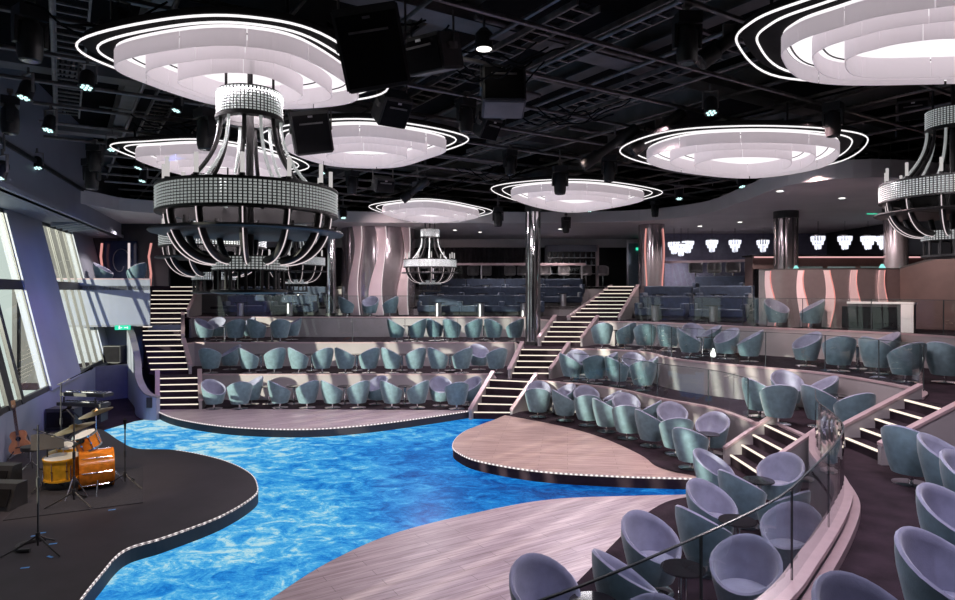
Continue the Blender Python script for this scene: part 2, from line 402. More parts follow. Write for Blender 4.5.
terrace('top_deck', pl+V2([(16.8, 35.5), (-15, 35.5)]), ZD, pl, Z3)
pl = V2([(6.35, 25.2), (8.2, 24.3), (9.95, 22.7)]); terrace('terrace_right', pl+V2([(11.0, 25.3), (7.0, 27.9)]), Z4, pl, Z3)
pl = V2([(6.75, 26.6), (8.8, 25.7), (10.5, 24.0)]); terrace('upper_terrace_right', pl+V2([(11.3, 25.4), (7.0, 27.9)]), Z5, pl, Z4)
# ================================================================== room shell
struct(MB().prism(plan, CEIL, CEIL+.3).build('ceiling', blackm))
struct(MB().box((RX+.1, (BY+NY)/2, CEIL/2), (.2, BY-NY+1, CEIL)).build('wall_right', darkw))
struct(MB().box((0, BY+.1, CEIL/2), (2*RX+4, .2, CEIL)).build('wall_back', darkw))
struct(MB().box(((RX+bx(0))/2, NY-.1, CEIL/2), (RX-bx(0), .2, CEIL)).box((bx(0)-2, NY-.1, CEIL/2), (4, .2, CEIL)).build('wall_front', darkw))
struct(MB().box((-19.1, 31.2, CEIL/2), (.2, 9.6, CEIL)).build('wall_left_rear', darkw))
struct(MB().box((-17, 26.55, CEIL/2), (4.2, .1, CEIL)).build('wall_left_return', darkw))
# leaning window wall on the left: base line at ZS, leaning outward to ZT
ZS, ZT, LEAN = 1.2, 6.0, 1.25
def WL(Y, z, off=0):                     # a point of the leaning wall plane, off metres inside
    return Vector((bx(Y)-LEAN*(z-ZS)/(ZT-ZS)+off, Y, z))
def slab_on_wall(b, Y0, Y1, z0, z1, o0, o1):
    q = lambda o: [WL(Y0, z0, o), WL(Y1, z0, o), WL(Y1, z1, o), WL(Y0, z1, o)]
    b.hexa(q(o0), q(o1))
low = V2([(bx(y), y) for y in (26.5, 23.3, 17.7, 13.6, 6)]+[(bx(0), NY)])
struct(MB().wall(low, .0, ZS, -.35).build('wall_left_sill', wallb))
up = [Vector((p.x-LEAN, p.y)) for p in low]
wins = [(19.9, 23.4, 4), (15.0, 16.9, 1), (10.2, 15.0, 6), (6.4, 8.6, 3), (2.4, 5.4, 4), (-2.6, 1.2, 5)]
cols = [(16.9, 19.9), (8.6, 10.2), (5.4, 6.4), (1.2, 2.4), (-6, -2.6), (23.4, 26.5)]
for i, (a, c) in enumerate(cols):
    b = MB(); slab_on_wall(b, a, c, ZS, ZT+.05, -.25, .06); struct(b.build('wall_left_pier_%d' % (i+1), wallb))
for i, (a, c, n) in enumerate(wins):
    w = bpy.data.objects.new('window_%d' % (i+1), None); C.objects.link(w); struct(w)
    fb_ = MB()
    for z0, z1 in ((ZS, ZS+.12), (3.86, 4.12), (ZT-.1, ZT+.02)): slab_on_wall(fb_, a, c, z0, z1, -.08, .0)
    for k in range(n+1):
        y = a+(c-a)*k/n
        if i in (0, 1):
            for dy in ((-.09, .09) if 0 < k < n else (0,)): slab_on_wall(fb_, y+dy-.02, y+dy+.02, ZS, ZT, -.06, -.015)
        else: slab_on_wall(fb_, max(a, y-.19), min(c, y+.19), ZS, ZT, -.08, .02)  # mullions of the unseen windows, widened to cut the sunlight into stripes
    fb_.build('window_frame', black, w)
    pb_ = MB(); slab_on_wall(pb_, a, c, ZS, ZT, -.06, -.045); pb_.build('window_pane', gl_win, w)
b = MB()
for k in range(len(low)-1):
    p, q = low[k], low[k+1]
    b.hexa([(p.x-LEAN-.3, p.y, ZT), (q.x-LEAN-.3, q.y, ZT), (q.x+.1, q.y, ZT), (p.x+.1, p.y, ZT)], [(p.x-LEAN-.3, p.y, ZT+.12), (q.x-LEAN-.3, q.y, ZT+.12), (q.x+.1, q.y, ZT+.12), (p.x+.1, p.y, ZT+.12)])
struct(b.build('trim_window_shelf', wallb))
b = MB()
for y in (20.3, 20.9, 21.6, 22.3): b.hexa([(bx(y)-1.0, y-.05, ZT-.14), (bx(y)-.1, y-.05, ZT-.02), (bx(y)-.1, y+.05, ZT-.02), (bx(y)-1.0, y+.05, ZT-.14)], [(bx(y)-1.0, y-.05, ZT), (bx(y)-.1, y-.05, ZT), (bx(y)-.1, y+.05, ZT), (bx(y)-1.0, y+.05, ZT)])
struct(b.build('trim_window_brackets', wallb))
struct(MB().wall(low, ZT, CEIL, -.15).build('wall_left_bulkhead', wallb))
struct(MB().wall(low, 6.95, 7.05, .06).build('trim_left_bulkhead', black))
# soffits at the rear
sf = smooth(PX([(20, 190), (95, 205), (150, 212), (330, 221), (480, 222), (620, 221), (700, 214), (745, 200), (790, 184), (870, 176), (955, 181)], 6.6), 5)
sfp = [p for p in sf]
struct(MB().prism(sfp+V2([(16.9, 16), (16.9, 35.9), (-16.5, 35.9), (-16.5, 23)]), 6.6, 6.9).build('ceiling_rear_soffit', soff))
struct(MB().wall(sfp, 6.56, 7.0, -.06).build('trim_soffit_edge', soff))
struct(MB().wall(V2([(-15, 34.5), (16.8, 34.5)]), 6.15, 6.6, .2).build('trim_rear_bulkhead', soff))
# ================================================================== staircases
def lerp(a, b, t): return Vector(a)*(1-t)+Vector(b)*t
def rootthing(name, label, cat, loc, group=None): return thing(name, label, cat, loc, 0, group)
def stairs(label, L0, R0, L1, R1, za, zb, n, left=True, right=True, hl=.22):
    L0, R0, L1, R1 = [Vector((p[0], p[1])) for p in (L0, R0, L1, R1)]
    c = (L0+R0)/2; root = rootthing('staircase', label, 'staircase', (c.x, c.y, za))
    for i in range(n):
        t0, t1 = i/n, (i+1)/n; z = za+(zb-za)*(i+1)/n
        a, b_, c_, d = lerp(L0, L1, t0), lerp(R0, R1, t0), lerp(R0, R1, t1), lerp(L0, L1, t1)
        s = MB().hexa([(*a, za), (*b_, za), (*c_, za), (*d, za)], [(*a, z-.004), (*b_, z-.004), (*c_, z-.004), (*d, z-.004)]).build('step', carpet, root)
        child_world(s, root)
        dirv = (a-d).normalized()*.022; e = (b_-a).normalized()*.02
        q = [a+dirv+e, b_+dirv-e, b_-dirv-e, a-dirv+e]
        nn = MB().hexa([(*p, z-.024) for p in q], [(*p, z+.004) for p in q]).build('step_light', nose, s)
        nn.matrix_parent_inverse = s.matrix_parent_inverse.copy() if False else Matrix.Identity(4)
    for on, A, B, sg in ((left, L0, L1, 1), (right, R0, R1, -1)):
        if not on: continue
        d = (B-A).normalized(); nrm = Vector((-d.y, d.x))*(.09 if sg > 0 else -.09)
        A2, B2 = A-d*.12, B+d*.05
        q = lambda z0, z1, w=1.0: ([(*A2, z0), (*B2, z0 if z0 == za else z1), (*(B2+nrm*w), z0 if z0 == za else z1), (*(A2+nrm*w), z0)])
        side = MB().hexa([(*A2, za), (*B2, za), (*(B2+nrm), za), (*(A2+nrm), za)], [(*A2, za+hl+.05), (*B2, zb+hl-.03), (*(B2+nrm), zb+hl-.03), (*(A2+nrm), za+hl+.05)]).build('side_wall', tierw, root); child_world(side, root)
        o = nrm*.25
        cp = MB().hexa([(*(A2-o), za+hl+.05), (*(B2-o), zb+hl-.03), (*(B2+nrm+o), zb+hl-.03), (*(A2+nrm+o), za+hl+.05)], [(*(A2-o), za+hl+.10), (*(B2-o), zb+hl+.02), (*(B2+nrm+o), zb+hl+.02), (*(A2+nrm+o), za+hl+.10)]).build('handrail', capm, root); child_world(cp, root)
    return root
stairs('lowest flight of the central stairs rising from the blue LED floor', (-.12, 18.95), (1.05, 18.9), (.5, 20.0), (1.72, 19.5), .03, Z1, 5)
stairs('second flight of the central stairs, between chairs and rose handrails', (1.08, 20.1), (2.29, 20.05), (1.50, 21.05), (2.93, 20.9), Z1, Z2, 5)
stairs('third flight of the central stairs beside the tall chrome column', (2.2, 22.06), (3.6, 22.0), (2.8, 22.95), (4.2, 22.72), Z2, Z3, 5)
stairs('topmost flight of the central stairs climbing to the rear deck', (3.5, 24), (5.27, 23.9), (5.57, 26.6), (6.6, 26.6), Z3, ZD, 9, hl=.05)
for px, Y in ((613, 24.1), (633, 26.2)):
    pass
stairs('side stairs beside the lounge corner, lit steps up to the right walkway', (5.22, 13.2), (5.22, 11.7), (6.15, 13.2), (6.15, 11.7), Z0, Z1, 4, hl=.25)
stairs('right stairs with lit steps rising from the walkway to the next tier', (6.5, 11.3), (6.5, 10.2), (7.8, 11.3), (7.8, 10.2), Z1, Z2, 5, hl=.25)
stairs('lowest flight of the left curved stairs beside the rear dance floor', (-9.55, 19.2), (-8.4, 19.3), (-10.1, 20.3), (-8.95, 20.5), Z0, Z1, 5)
stairs('second flight of the left curved stairs', (-10.75, 21.0), (-9.55, 21.15), (-11.75, 22.5), (-10.45, 22.65), Z1, Z2, 5, left=False)
stairs('third flight of the left curved stairs', (-12.15, 23.2), (-10.8, 23.35), (-13.5, 25.75), (-12.0, 25.95), Z2, Z3, 6, left=False)
stairs('topmost flight of the left curved stairs under the dark lounge', (-13.8, 26.5), (-12.1, 26.7), (-14.5, 28.8), (-12.6, 29.0), Z3, ZD, 7, left=False)
# curved outer wall of the left stairs
cw3 = smooth([(-9.4, 18.95, .62), (-9.75, 19.05, .72), (-10.35, 19.75, 1.05), (-11.05, 21.0, 1.45), (-11.95, 22.35, 2.15), (-12.5, 23.2, 2.32), (-13.1, 24.3, 2.5)], 5)
cw = [p.to_2d() for p in cw3]; ztop = [p.z+.06 for p in cw3]
sw = MB().wall(cw, .02, ztop, .18).build('stair_wall', wallb)
tag(reframe(sw), 'curved pale outer wall of the left stairs beside the stage', 'stair wall')
cp = MB().wall([p+Vector((.02, 0)) for p in cw], ztop, [z+.04 for z in ztop], .20).build('handrail', greyb, sw); cp.location = -sw.location
mb = MB().box((0, 0, 0), (.16, .03, .3)); o = mb.build('wall_vent', black, sw); o.location = Vector((-9.62, 18.76, .55))-sw.location
# ================================================================== glass balustrades
def balustrade(label, path, zb, h=.85, seg=1.5, cap=False, zoff=0.0, parent_name='glass_balustrade'):
    path = [Vector(p) for p in path]; Ls = [0]
    for a, b in zip(path, path[1:]): Ls.append(Ls[-1]+(b-a).length)
    tot = Ls[-1]; k = max(1, round(tot/seg)); mid = path[len(path)//2]
    root = rootthing(parent_name, label, 'glass railing', (mid.x, mid.y, zb))
    def at(s):
        s = max(0, min(tot, s))
        for i in range(len(Ls)-1):
            if s <= Ls[i+1]+1e-9:
                return path[i].lerp(path[i+1], (s-Ls[i])/max(1e-9, Ls[i+1]-Ls[i]))
        return path[-1]
    for j in range(k):
        a, b = tot*j/k+.012, tot*(j+1)/k-.012
        q = [at(a)]+[path[i] for i in range(len(path)) if a+.02 < Ls[i] < b-.02]+[at(b)]
        child_world(MB().wall(q, zb+zoff, zb+h, .016).build('glass_panel', gl_rail, root), root)
        child_world(MB().wall([at(b+.002), at(b+.018)], zb+zoff, zb+h, .018).build('panel_seam', gl_edge, root), root)
    child_world(MB().wall(path, zb+h, zb+h+.012, .016).build('top_edge', gl_edge if not cap else capm, root), root)
    return root
sh = lambda path, d: [Vector(p)+d for p in path]
balustrade('glass railing along the front edge of the right second row', [p+Vector((.06, .06)) for p in E1r[5:-4]], Z1+.03)
balustrade('glass railing in front of the right third row', [p+Vector((.06, .05)) for p in E2r[6:-4]], Z2+.03)
balustrade('glass railing of the upper tier before the wavy mirrored wall', [p+Vector((.05, .05)) for p in E3r], Z3+.03, seg=1.7)
balustrade('long straight glass railing along the upper rear tier', [(x, 26.4) for x in (-11.4, -6, -2, 1.8)], Z3+.03, seg=1.9)
balustrade('glass railing in front of the rear third row near the wavy column', [(x, 23.4) for x in (-6.5, -2, 1.2)], Z2+.03, seg=1.9)
# curved wall with glass around the lounge corner
low = MB().wall(arc, Z0, 1.26, .16).build('lounge_wall', tierw)
tag(reframe(low), 'low curved wall around the lounge corner at lower right', 'low wall')
o = MB().wall([p for p in arc], 1.26, 1.31, .20).build('wall_cap', capm, low); o.location = -low.location
arc_out = []
for i, p in enumerate(arc):
    t = (arc[min(i+1, len(arc)-1)]-arc[max(0, i-1)]).normalized(); arc_out.append(p+Vector((-t.y, t.x))*.18)
for (z, w) in ((1.12, .05), ):
    o = MB().wall(arc_out, Z1+.005, 1.18, .10).build('step_trim', capm, low); o.location = -low.location
balustrade('curved glass railing standing on the low wall of the lounge corner', [p+Vector((.0, .0)) for p in [q-(Vector((0, 0))) for q in [arc[i].lerp(arc_out[i], .5) for i in range(len(arc))]][3:]], 1.312, h=.80, seg=1.55)
# rail of the rear top deck
r = rootthing('deck_railing', 'rear deck railing with pale top rail behind the dark sofas', 'railing', (0, 31.75, ZD))
pth = V2([(-2.4, 31.95), (5.4, 31.95)])
child_world(MB().wall(pth, 5.08, 5.2, .12).build('top_rail', capm, r), r)
child_world(MB().wall(pth, ZD+.01, 5.08, .03).build('glass_panel', gl_rail, r), r)
for x in (-2.2, .2, 2.9, 5.2): child_world(MB().box((x, 31.90, 4.55), (.06, .06, 1.08)).build('post', steel, r), r)
r = rootthing('deck_railing', 'right deck railing above the dark sofas, pale top rail', 'railing', (9.2, 26.9, ZD))
pth = V2([(7.05, 28.1), (9.4, 26.9), (11.7, 25.7)])
child_world(MB().wall(pth, 5.0, 5.1, .10).build('top_rail', capm, r), r)
child_world(MB().wall(pth, ZD+.01, 5.0, .03).build('glass_panel', gl_rail, r), r)
# ================================================================== seats and tables
def shell_surf(r0, r1, z0, off, b, seatz=None, n=26, k=6):
    rows = []
    for j in range(k+1):
        u = j/k; row = []
        for i in range(n):
            a = 2*PI*i/n; ca = math.cos(a)
            back = (1-ca)/2
            h = .445+.41*back**1.05
            z = z0+(h-z0)*u
            f = (z-.14)/.7
            r = (r0+(r1-r0)*min(1, f*1.35)**.7)-off
            r *= 1.0-.03*math.cos(2*a)
            row.append((r*math.cos(a)-.012*max(0, f)*back-.0, r*math.sin(a), z))
        rows.append(row)
    return rows
def make_chair():
    root = thing('tub_chair', 'x', 'chair', (0, 0, 0))
    n, k = 26, 6
    A = shell_surf(.225, .362, .165, 0, 1, n=n, k=k); B = shell_surf(.225, .362, .34, .045, 1, n=n, k=k)
    b = MB(); vs = [v for row in A for v in row]; fs = [(j*n+i, j*n+(i+1) % n, (j+1)*n+(i+1) % n, (j+1)*n+i) for j in range(k) for i in range(n)]
    vs.append((0, 0, .165)); fs += [((i+1) % n, i, len(vs)-1) for i in range(n)]
    b.add(vs, fs); b.build('shell', teal, root, 60)
    b = MB(); rim = A[-1]; rB = B[-1]
    top = [((p[0]+q[0])/2, (p[1]+q[1])/2, p[2]+.018) for p, q in zip(rim, rB)]
    vs = list(rim)+top+list(rB)
    fs = [(j*n+i, j*n+(i+1) % n, (j+1)*n+(i+1) % n, (j+1)*n+i) for j in range(2) for i in range(n)]
    o = len(vs); vs += [v for row in B[:-1] for v in row]
    for j in range(k):
        for i in range(n):
            a0 = o+j*n; a1 = o+(j+1)*n if j < k-1 else 2*n
            fs.append((a0+i, a1+i, a1+(i+1) % n, a0+(i+1) % n))
    b.add(vs, fs); b.build('lining', lav, root, 60)
    b = MB().lathe([(.0, .33), (.25, .33), (.275, .35), (.27, .385), (.23, .405), (.0, .415)], (.015, 0, 0), 22); b.build('seat_cushion', lav, root, 40)
    MB().cyl((0, 0, .02), (0, 0, .17), .035, n=10).build('pedestal', chrome, root, 40)
    MB().lathe([(.24, .0), (.245, .012), (.20, .022), (.04, .03), (0, .03)], n=22).build('base_disc', chrome, root, 40)
    return root
CH = [make_chair(), True]
def chair(x, y, z, deg, label, group):
    if CH[1]: o = CH[0]; CH[1] = False
    else: o = copy_tree(CH[0])
    o.location = (x, y, z); o.rotation_euler = (0, 0, math.radians(deg)); tag(o, label, 'chair', group); return o
def make_table():
    root = thing('cocktail_table', 'x', 'table')
    MB().lathe([(0, .535), (.225, .535), (.24, .545), (.235, .56), (0, .562)], n=26).build('tabletop', tabletop, root, 40)
    MB().cyl((0, 0, .02), (0, 0, .535), .045, n=12).build('pedestal', chrome, root, 40)
    MB().lathe([(.2, 0), (.2, .012), (.05, .025), (0, .025)], n=20).build('base_disc', chrome, root, 40)
    return root
TB = [make_table(), True]
def table(x, y, z, label, group=None):
    if TB[1]: o = TB[0]; TB[1] = False
    else: o = copy_tree(TB[0])
    o.location = (x, y, z); tag(o, label, 'table', group) if group else tag(o, label, 'table')
    return o
ROWS = {
 'A': (Z0, 'bottom row behind the rear wooden dance floor', [(219,407,-35),(235,407,115),(251,402.5,-150),(280,406,40),(308,406,140),(332,406,40),(358,406,138),(376,402.5,-120),(393,406,42),(417,406,150),(440,404,-80),(457,407,105),(469,403.5,-140)]),
 'B': (Z1, 'second row left of the central stairs', [(210,372,85),(230,368.5,-150),(249,372,40),(274,372,138),(299,372,40),(325,372,135),(345,372,42),(369,372,140),(391,372,40),(413,372,135),(439,372,42),(460,372,138),(479,368.5,-70),(496,372,120)]),
 'C': (Z2, 'third row left of the central stairs', [(205,341,-10),(216,339.4,-90),(235,341.5,130),(246,339.2,-140),(257,341.5,60),(280,341.5,110),(292,339.2,-160),(399,341,20),(419,341,155),(432,340.5,40),(455,341,55),(475,341,135),(493,341,45),(509,341,140)]),
 'D': (Z0, 'bottom row above the teardrop dance floor', [(538,415.5,80),(546,408.5,-95),(567,419,15),(573,411.5,-160),(588,424,85),(592,414.5,-90),(611,429.5,20),(619,419,170),(630,436.5,75),(638,424.5,-90),(651,445,18),(660,431,150),(675,437.5,-95),(676,453,85),(691,467,45),(714,452,-130)]),
 'E': (Z1, 'second row right of the central stairs', [(566,381.5,15),(577,377.3,-90),(591,383,90),(606,379,175),(611,386.3,20),(631,389.2,88),(635,380.6,-90),(652,386.5,165),(757,417,15),(779,422,75),(794,408,-90),(822,427,15),(829,411.5,170),(846,432.5,100),(867,418,-100)]),
 'F': (Z2, 'third row right of the central stairs', [(604,347.8,90),(627,348,140),(645,349.3,80),(664,350.5,45),(690,357,-20),(694,350.5,-90),(709,353,175),(727,358.5,-160),(748,361,160),(806,365.5,-170),(843,371,80),(872,373,20),(884,365.5,170),(908,381.5,100),(943,382,30)]),
}
FRONT = [(4.0,10.75,-40),(4.05,9.75,20),(4.96,10.5,-140),(4.25,8.95,120),(3.3,8.95,-55),(3.9,7.98,-140),(2.9,8.15,25),(2.86,6.85,-128),(2.3,5.85,125),(2.08,7.6,-60),(1.56,6.68,10),(.68,6.3,-60),(1.45,5.45,-130)]
FL = ['lavender lined tub chair nearest the side stairs in the lounge corner','teal backed tub chair just below the chair by the side stairs','tub chair facing left against the curved wall by the side stairs','tub chair seen from behind through the curved glass, below the side stairs','large tub chair with open front left of the middle lounge table','tub chair with its back to the curved wall, middle of the lounge corner','slim looking teal tub chair seen side on at the lounge corner edge','big tub chair facing left beside the nearest round black table','tub chair at the bottom edge showing its teal back under the glass','wide open tub chair left of the nearest round black table','tub chair seen side on at the dance floor edge, left of black table','leftmost tub chair on the front dance floor, bottom of picture','tub chair cut off at the bottom edge beside the nearest glass panel']
WALKC = [(6.2,9.15,30),(6.1,8.25,-50),(5.75,7.35,-60),(4.55,6.0,-60),(3.58,4.83,-60),(2.5,4.0,-70),(6.0,6.4,170)]
WLb = ['tub chair at the foot of the right stairs, teal back showing','second tub chair from the right stairs along the walkway','third tub chair from the right stairs, cut by the frame','fourth tub chair from the right stairs along the walkway','fifth tub chair from the right stairs, large in lower right corner','tub chair nearest the camera at the bottom of the walkway','tub chair facing left at the right frame edge on walkway']
BARR = {'A': [SL], 'B': [SL, SL2], 'C': [SL2, SL3], 'D': [E1r2], 'E': [E1r2, E2r], 'F': [E2r, E3r]}
def relax(pts, bars, dmin=.775, wmin=.45, it=240):
    for _ in range(it):
        for i in range(len(pts)):
            for j in range(i):
                d = pts[i]-pts[j]; l = d.length
                if l < dmin:
                    q = d.normalized()*(dmin-l)*.35; pts[i] += q; pts[j] -= q
            for b in bars:
                best = None
                for a, c in zip(b, b[1:]):
                    a, c = Vector((a[0], a[1])), Vector((c[0], c[1])); s = max(0, min(1, (pts[i]-a).dot(c-a)/max(1e-9, (c-a).length_squared))); n = a.lerp(c, s)
                    if best is None or (pts[i]-n).length < best[0]: best = ((pts[i]-n).length, pts[i]-n)
                if best[0] < wmin: pts[i] += best[1].normalized()*(wmin-best[0])*.6
    return pts
for key, (z, where, lst) in ROWS.items():
    lst = sorted((a, b+(2.2 if key == 'A' else 1.8 if key == 'D' else 1.2 if key in 'BE' else .6), f) for a, b, f in lst); rp = relax([P(a, b, z).to_2d() for a, b, _ in lst], BARR[key], wmin=.45 if key in 'ABC' else .5)
    for i, (px, py, f) in enumerate(lst):
        p = rp[i]
        chair(p.x, p.y, z+.002+(.012 if z == Z0 else 0), f, 'teal tub chair, %s from left in the %s' % (ORD[i+1], where), 'tub chairs in the '+where)
for (x, y, f), l in zip(FRONT, FL): chair(x, y, Z0+.014, f, l, 'tub chairs in the lounge corner')
for (x, y, f), l in list(zip(WALKC, WLb))[:6]: chair(x, y, Z1+.002, f, l, 'tub chairs along the right walkway')
for px, f, l in ((347, 30, 'left tub chair before the wavy mirrored column'), (370, -100, 'middle tub chair before the wavy mirrored column'), (390, 160, 'right tub chair before the wavy mirrored column')):
    p = D(px, 300, 26.86); chair(p.x, p.y, Z3+.002, f, l, 'tub chairs before the wavy column')
for (x, y), f, l in (((8.95, 19.1), -70, 'blue lit tub chair left before the wavy mirrored wall'), ((9.75, 18.7), 165, 'dark tub chair right before the wavy mirrored wall')):
    chair(x, y, Z3+.002, f, l, 'tub chairs before the wavy wall')
for px, f, l in ((104, 10, 'left tub chair on the balcony by the windows'), (136, 170, 'right tub chair on the balcony by the windows')):
    p = D(px, 280, 24.2); chair(p.x, p.y, ZD+.012, f, l, 'tub chairs on the balcony')
for key, z, where, lst in (('A', Z0, 'bottom row behind the rear dance floor', [(294,404),(345,404),(405,404),(262,404.6),(467,402.2)]), ('B', Z1, 'second row left of the stairs', [(261,370.5),(312,370.5),(357,370.5),(402,370.5),(450,370.5)]), ('C', Z2, 'third row left of the stairs', [(226,341.5),(268,341.5),(409,340),(444,340),(484,340)]), ('D', Z0, 'bottom row above the teardrop dance floor', [(556,412.5),(601,420.5),(643,433),(708,461)]), ('E', Z1, 'second row right of the stairs', [(598,379.8),(643,384.5),(766,413.5),(836,422)]), ('F', Z2, 'third row right of the stairs', [(616,346),(702,356),(717,356),(858,369)])):
    for i, (px, py) in enumerate(sorted(lst)):
        p = P(px, py, z).to_2d()
        for _ in range(20):
            for o in C.objects:
                if o.get('category') == 'chair' and abs(o.location.z-z) < .1:
                    dd = p-o.location.to_2d()
                    if 1e-4 < dd.length < .56: p = p+dd.normalized()*(.56-dd.length)*.4
        p = relax([p], BARR[key], wmin=.33, it=12)[0]
        table(p.x, p.y, z+.002+(.012 if z == Z0 else 0), 'small round black table, %s from left in the %s' % (ORD[i+1], where), 'cocktail tables in the tiers')
for x, y, l in ((2.24, 6.98, 'round glossy black table nearest the camera in the lounge corner'), (3.42, 8.42, 'middle round black table in the lounge corner'), (4.48, 10.2, 'round black table below the side stairs'), (1.12, 6.2, 'round table at the bottom edge beside the leftmost front chair')):
    table(x, y, Z0+.014, l, 'cocktail tables in the lounge corner')
# sofas -------------------------------------------------------------------
def make_sofa():
    root = thing('sofa', 'x', 'sofa')
    def soft(w, d, h, c, name, bev=.06):
        b = MB().box(c, (w, d, h)); o = b.build(name, navy, root)
        bm = bmesh.new(); bm.from_mesh(o.data); bmesh.ops.bevel(bm, geom=bm.edges[:], offset=bev, segments=3, affect='EDGES', profile=.6); bm.to_mesh(o.data); bm.free(); o.data.shade_smooth(); o.data.set_sharp_from_angle(angle=math.radians(50))
    soft(1.86, .72, .28, (0, -.08, .30), 'seat'); soft(1.9, .24, .80, (0, .30, .50), 'backrest')
    for s in (-1, 1): soft(.16, .70, .42, (s*.87, -.05, .42), 'armrest', .05)
    MB().box((0, 0, .09), (1.8, .6, .14)).build('plinth', black, root)
    return root
SO = [make_sofa(), True]
def sofa(x, y, z, rz, label, group):
    if SO[1]: o = SO[0]; SO[1] = False
    else: o = copy_tree(SO[0])
    o.location = (x, y, z+.01); o.rotation_euler = (0, 0, rz); tag(o, label, 'sofa', group)
def make_stable():
    root = thing('pedestal_table', 'x', 'table')
    MB().lathe([(.14, 0), (.14, .56), (0, .56)], n=20).build('pedestal', steel, root, 40)
    MB().lathe([(0, .56), (.30, .56), (.31, .575), (.30, .59), (0, .59)], n=24).build('tabletop', tabletop, root, 40)
    return root
ST = [make_stable(), True]
def stable(x, y, z, label, group):
    if ST[1]: o = ST[0]; ST[1] = False
    else: o = copy_tree(ST[0])
    o.location = (x, y, z+.01); tag(o, label, 'table', group)
def sofa_row(p, q, z, n, where, tables=True, skip=()):
    p, q = Vector(p), Vector(q); d = (q-p).normalized(); rz = math.atan2(d.y, d.x); fr = Vector((d.y, -d.x))
    k = 0
    for i in range(n):
        if i in skip: continue
        k += 1; c = p.lerp(q, (i+.5)/n)
        sofa(c.x, c.y, z, rz, 'dark navy sofa, %s from left in the %s' % (ORD[k], where), 'sofas in the '+where)
        if tables:
            t = p.lerp(q, (i+.5)/n)+fr*.78
            stable(t.x, t.y, z, 'steel table at the %s sofa, %s' % (ORD[k], where), 'pedestal tables in the '+where)
sofa_row((-11.2, 28.2), (-7.0, 28.2), Z3, 2, 'front rear row left of the wavy column')
sofa_row((-11.2, 29.75), (-7.0, 29.75), Z4, 2, 'upper rear row left of the wavy column')
sofa_row((-2.6, 28.25), (2.9, 28.25), Z3, 3, 'front rear row right of the wavy column')
sofa_row((-2.6, 29.75), (4.8, 29.75), Z4, 4, 'middle rear row right of the wavy column')
sofa_row((-2.5, 31.3), (5.2, 31.3), Z5, 4, 'back rear row below the deck railing')
sofa_row((6.1, 24.65), (9.5, 22.35), Z3, 2, 'front row right of the topmost stairs')
sofa_row((6.55, 25.95), (10.2, 23.55), Z4, 2, 'middle row right of the topmost stairs')
sofa_row((8.2, 26.25), (11.0, 24.7), Z5, 1, 'back row right of the topmost stairs', tables=False)
# bar stools on the rear deck
def make_stool():
    root = thing('bar_chair', 'x', 'chair')
    m1 = mat('taupe_fabric', (.30, .26, .27), .75, sheen=.3)
    vs = []; fs = []; n = 13
    for rr, z0, z1 in ((.30, .62, 1.12), (.25, .66, 1.10)):
        for i in range(n):
            a = PI*(.5+ (i/(n-1)-.5)*1.25); h = z1-.18*abs(i/(n-1)-.5)**2*4
            vs += [(rr*math.cos(a), rr*math.sin(a), z0), (rr*math.cos(a), rr*math.sin(a), h)]
    for i in range(n-1):
        fs += [(2*i, 2*i+2, 2*i+3, 2*i+1), (2*n+2*i, 2*n+2*i+1, 2*n+2*i+3, 2*n+2*i+2), (2*i+1, 2*i+3, 2*n+2*i+3, 2*n+2*i+1), (2*i, 2*n+2*i, 2*n+2*i+2, 2*i+2)]
    e = 2*(n-1); fs += [(0, 1, 2*n+1, 2*n), (e, 2*n+e, 2*n+e+1, e+1)]
    MB().add(vs, fs).build('backrest', m1, root, 50)
    MB().lathe([(0, .58), (.24, .58), (.26, .62), (.24, .68), (0, .69)], n=20).build('seat', m1, root, 40)
    MB().cyl((0, 0, .02), (0, 0, .58), .03).build('pedestal', chrome, root, 40)
    MB().lathe([(.21, 0), (.21, .015), (0, .03)], n=18).build('base_disc', chrome, root, 40)
    return root
BS = make_stool(); first = True
for i, px in enumerate((473, 486, 510, 523, 545, 564, 586, 603)):
    o = BS if first else copy_tree(BS); first = False
    p = D(px, 280, 32.75); o.location = (p.x, p.y, ZD+.01); o.rotation_euler = (0, 0, random.uniform(-.2, .2))
    tag(o, 'taupe bar chair behind the rear deck railing, %s from left' % ORD[i+1], 'chair', 'bar chairs on the rear deck')
for i, px in enumerate((698, 716, 734, 752)):
    o = copy_tree(BS); p = D(px, 280, 27.6+.0*i); o.location = (p.x, p.y+.1*(3-i), ZD+.01); o.rotation_euler = (0, 0, -.5)
    tag(o, 'taupe bar chair behind the right deck railing, %s from left' % ORD[i+1], 'chair', 'bar chairs on the right deck')
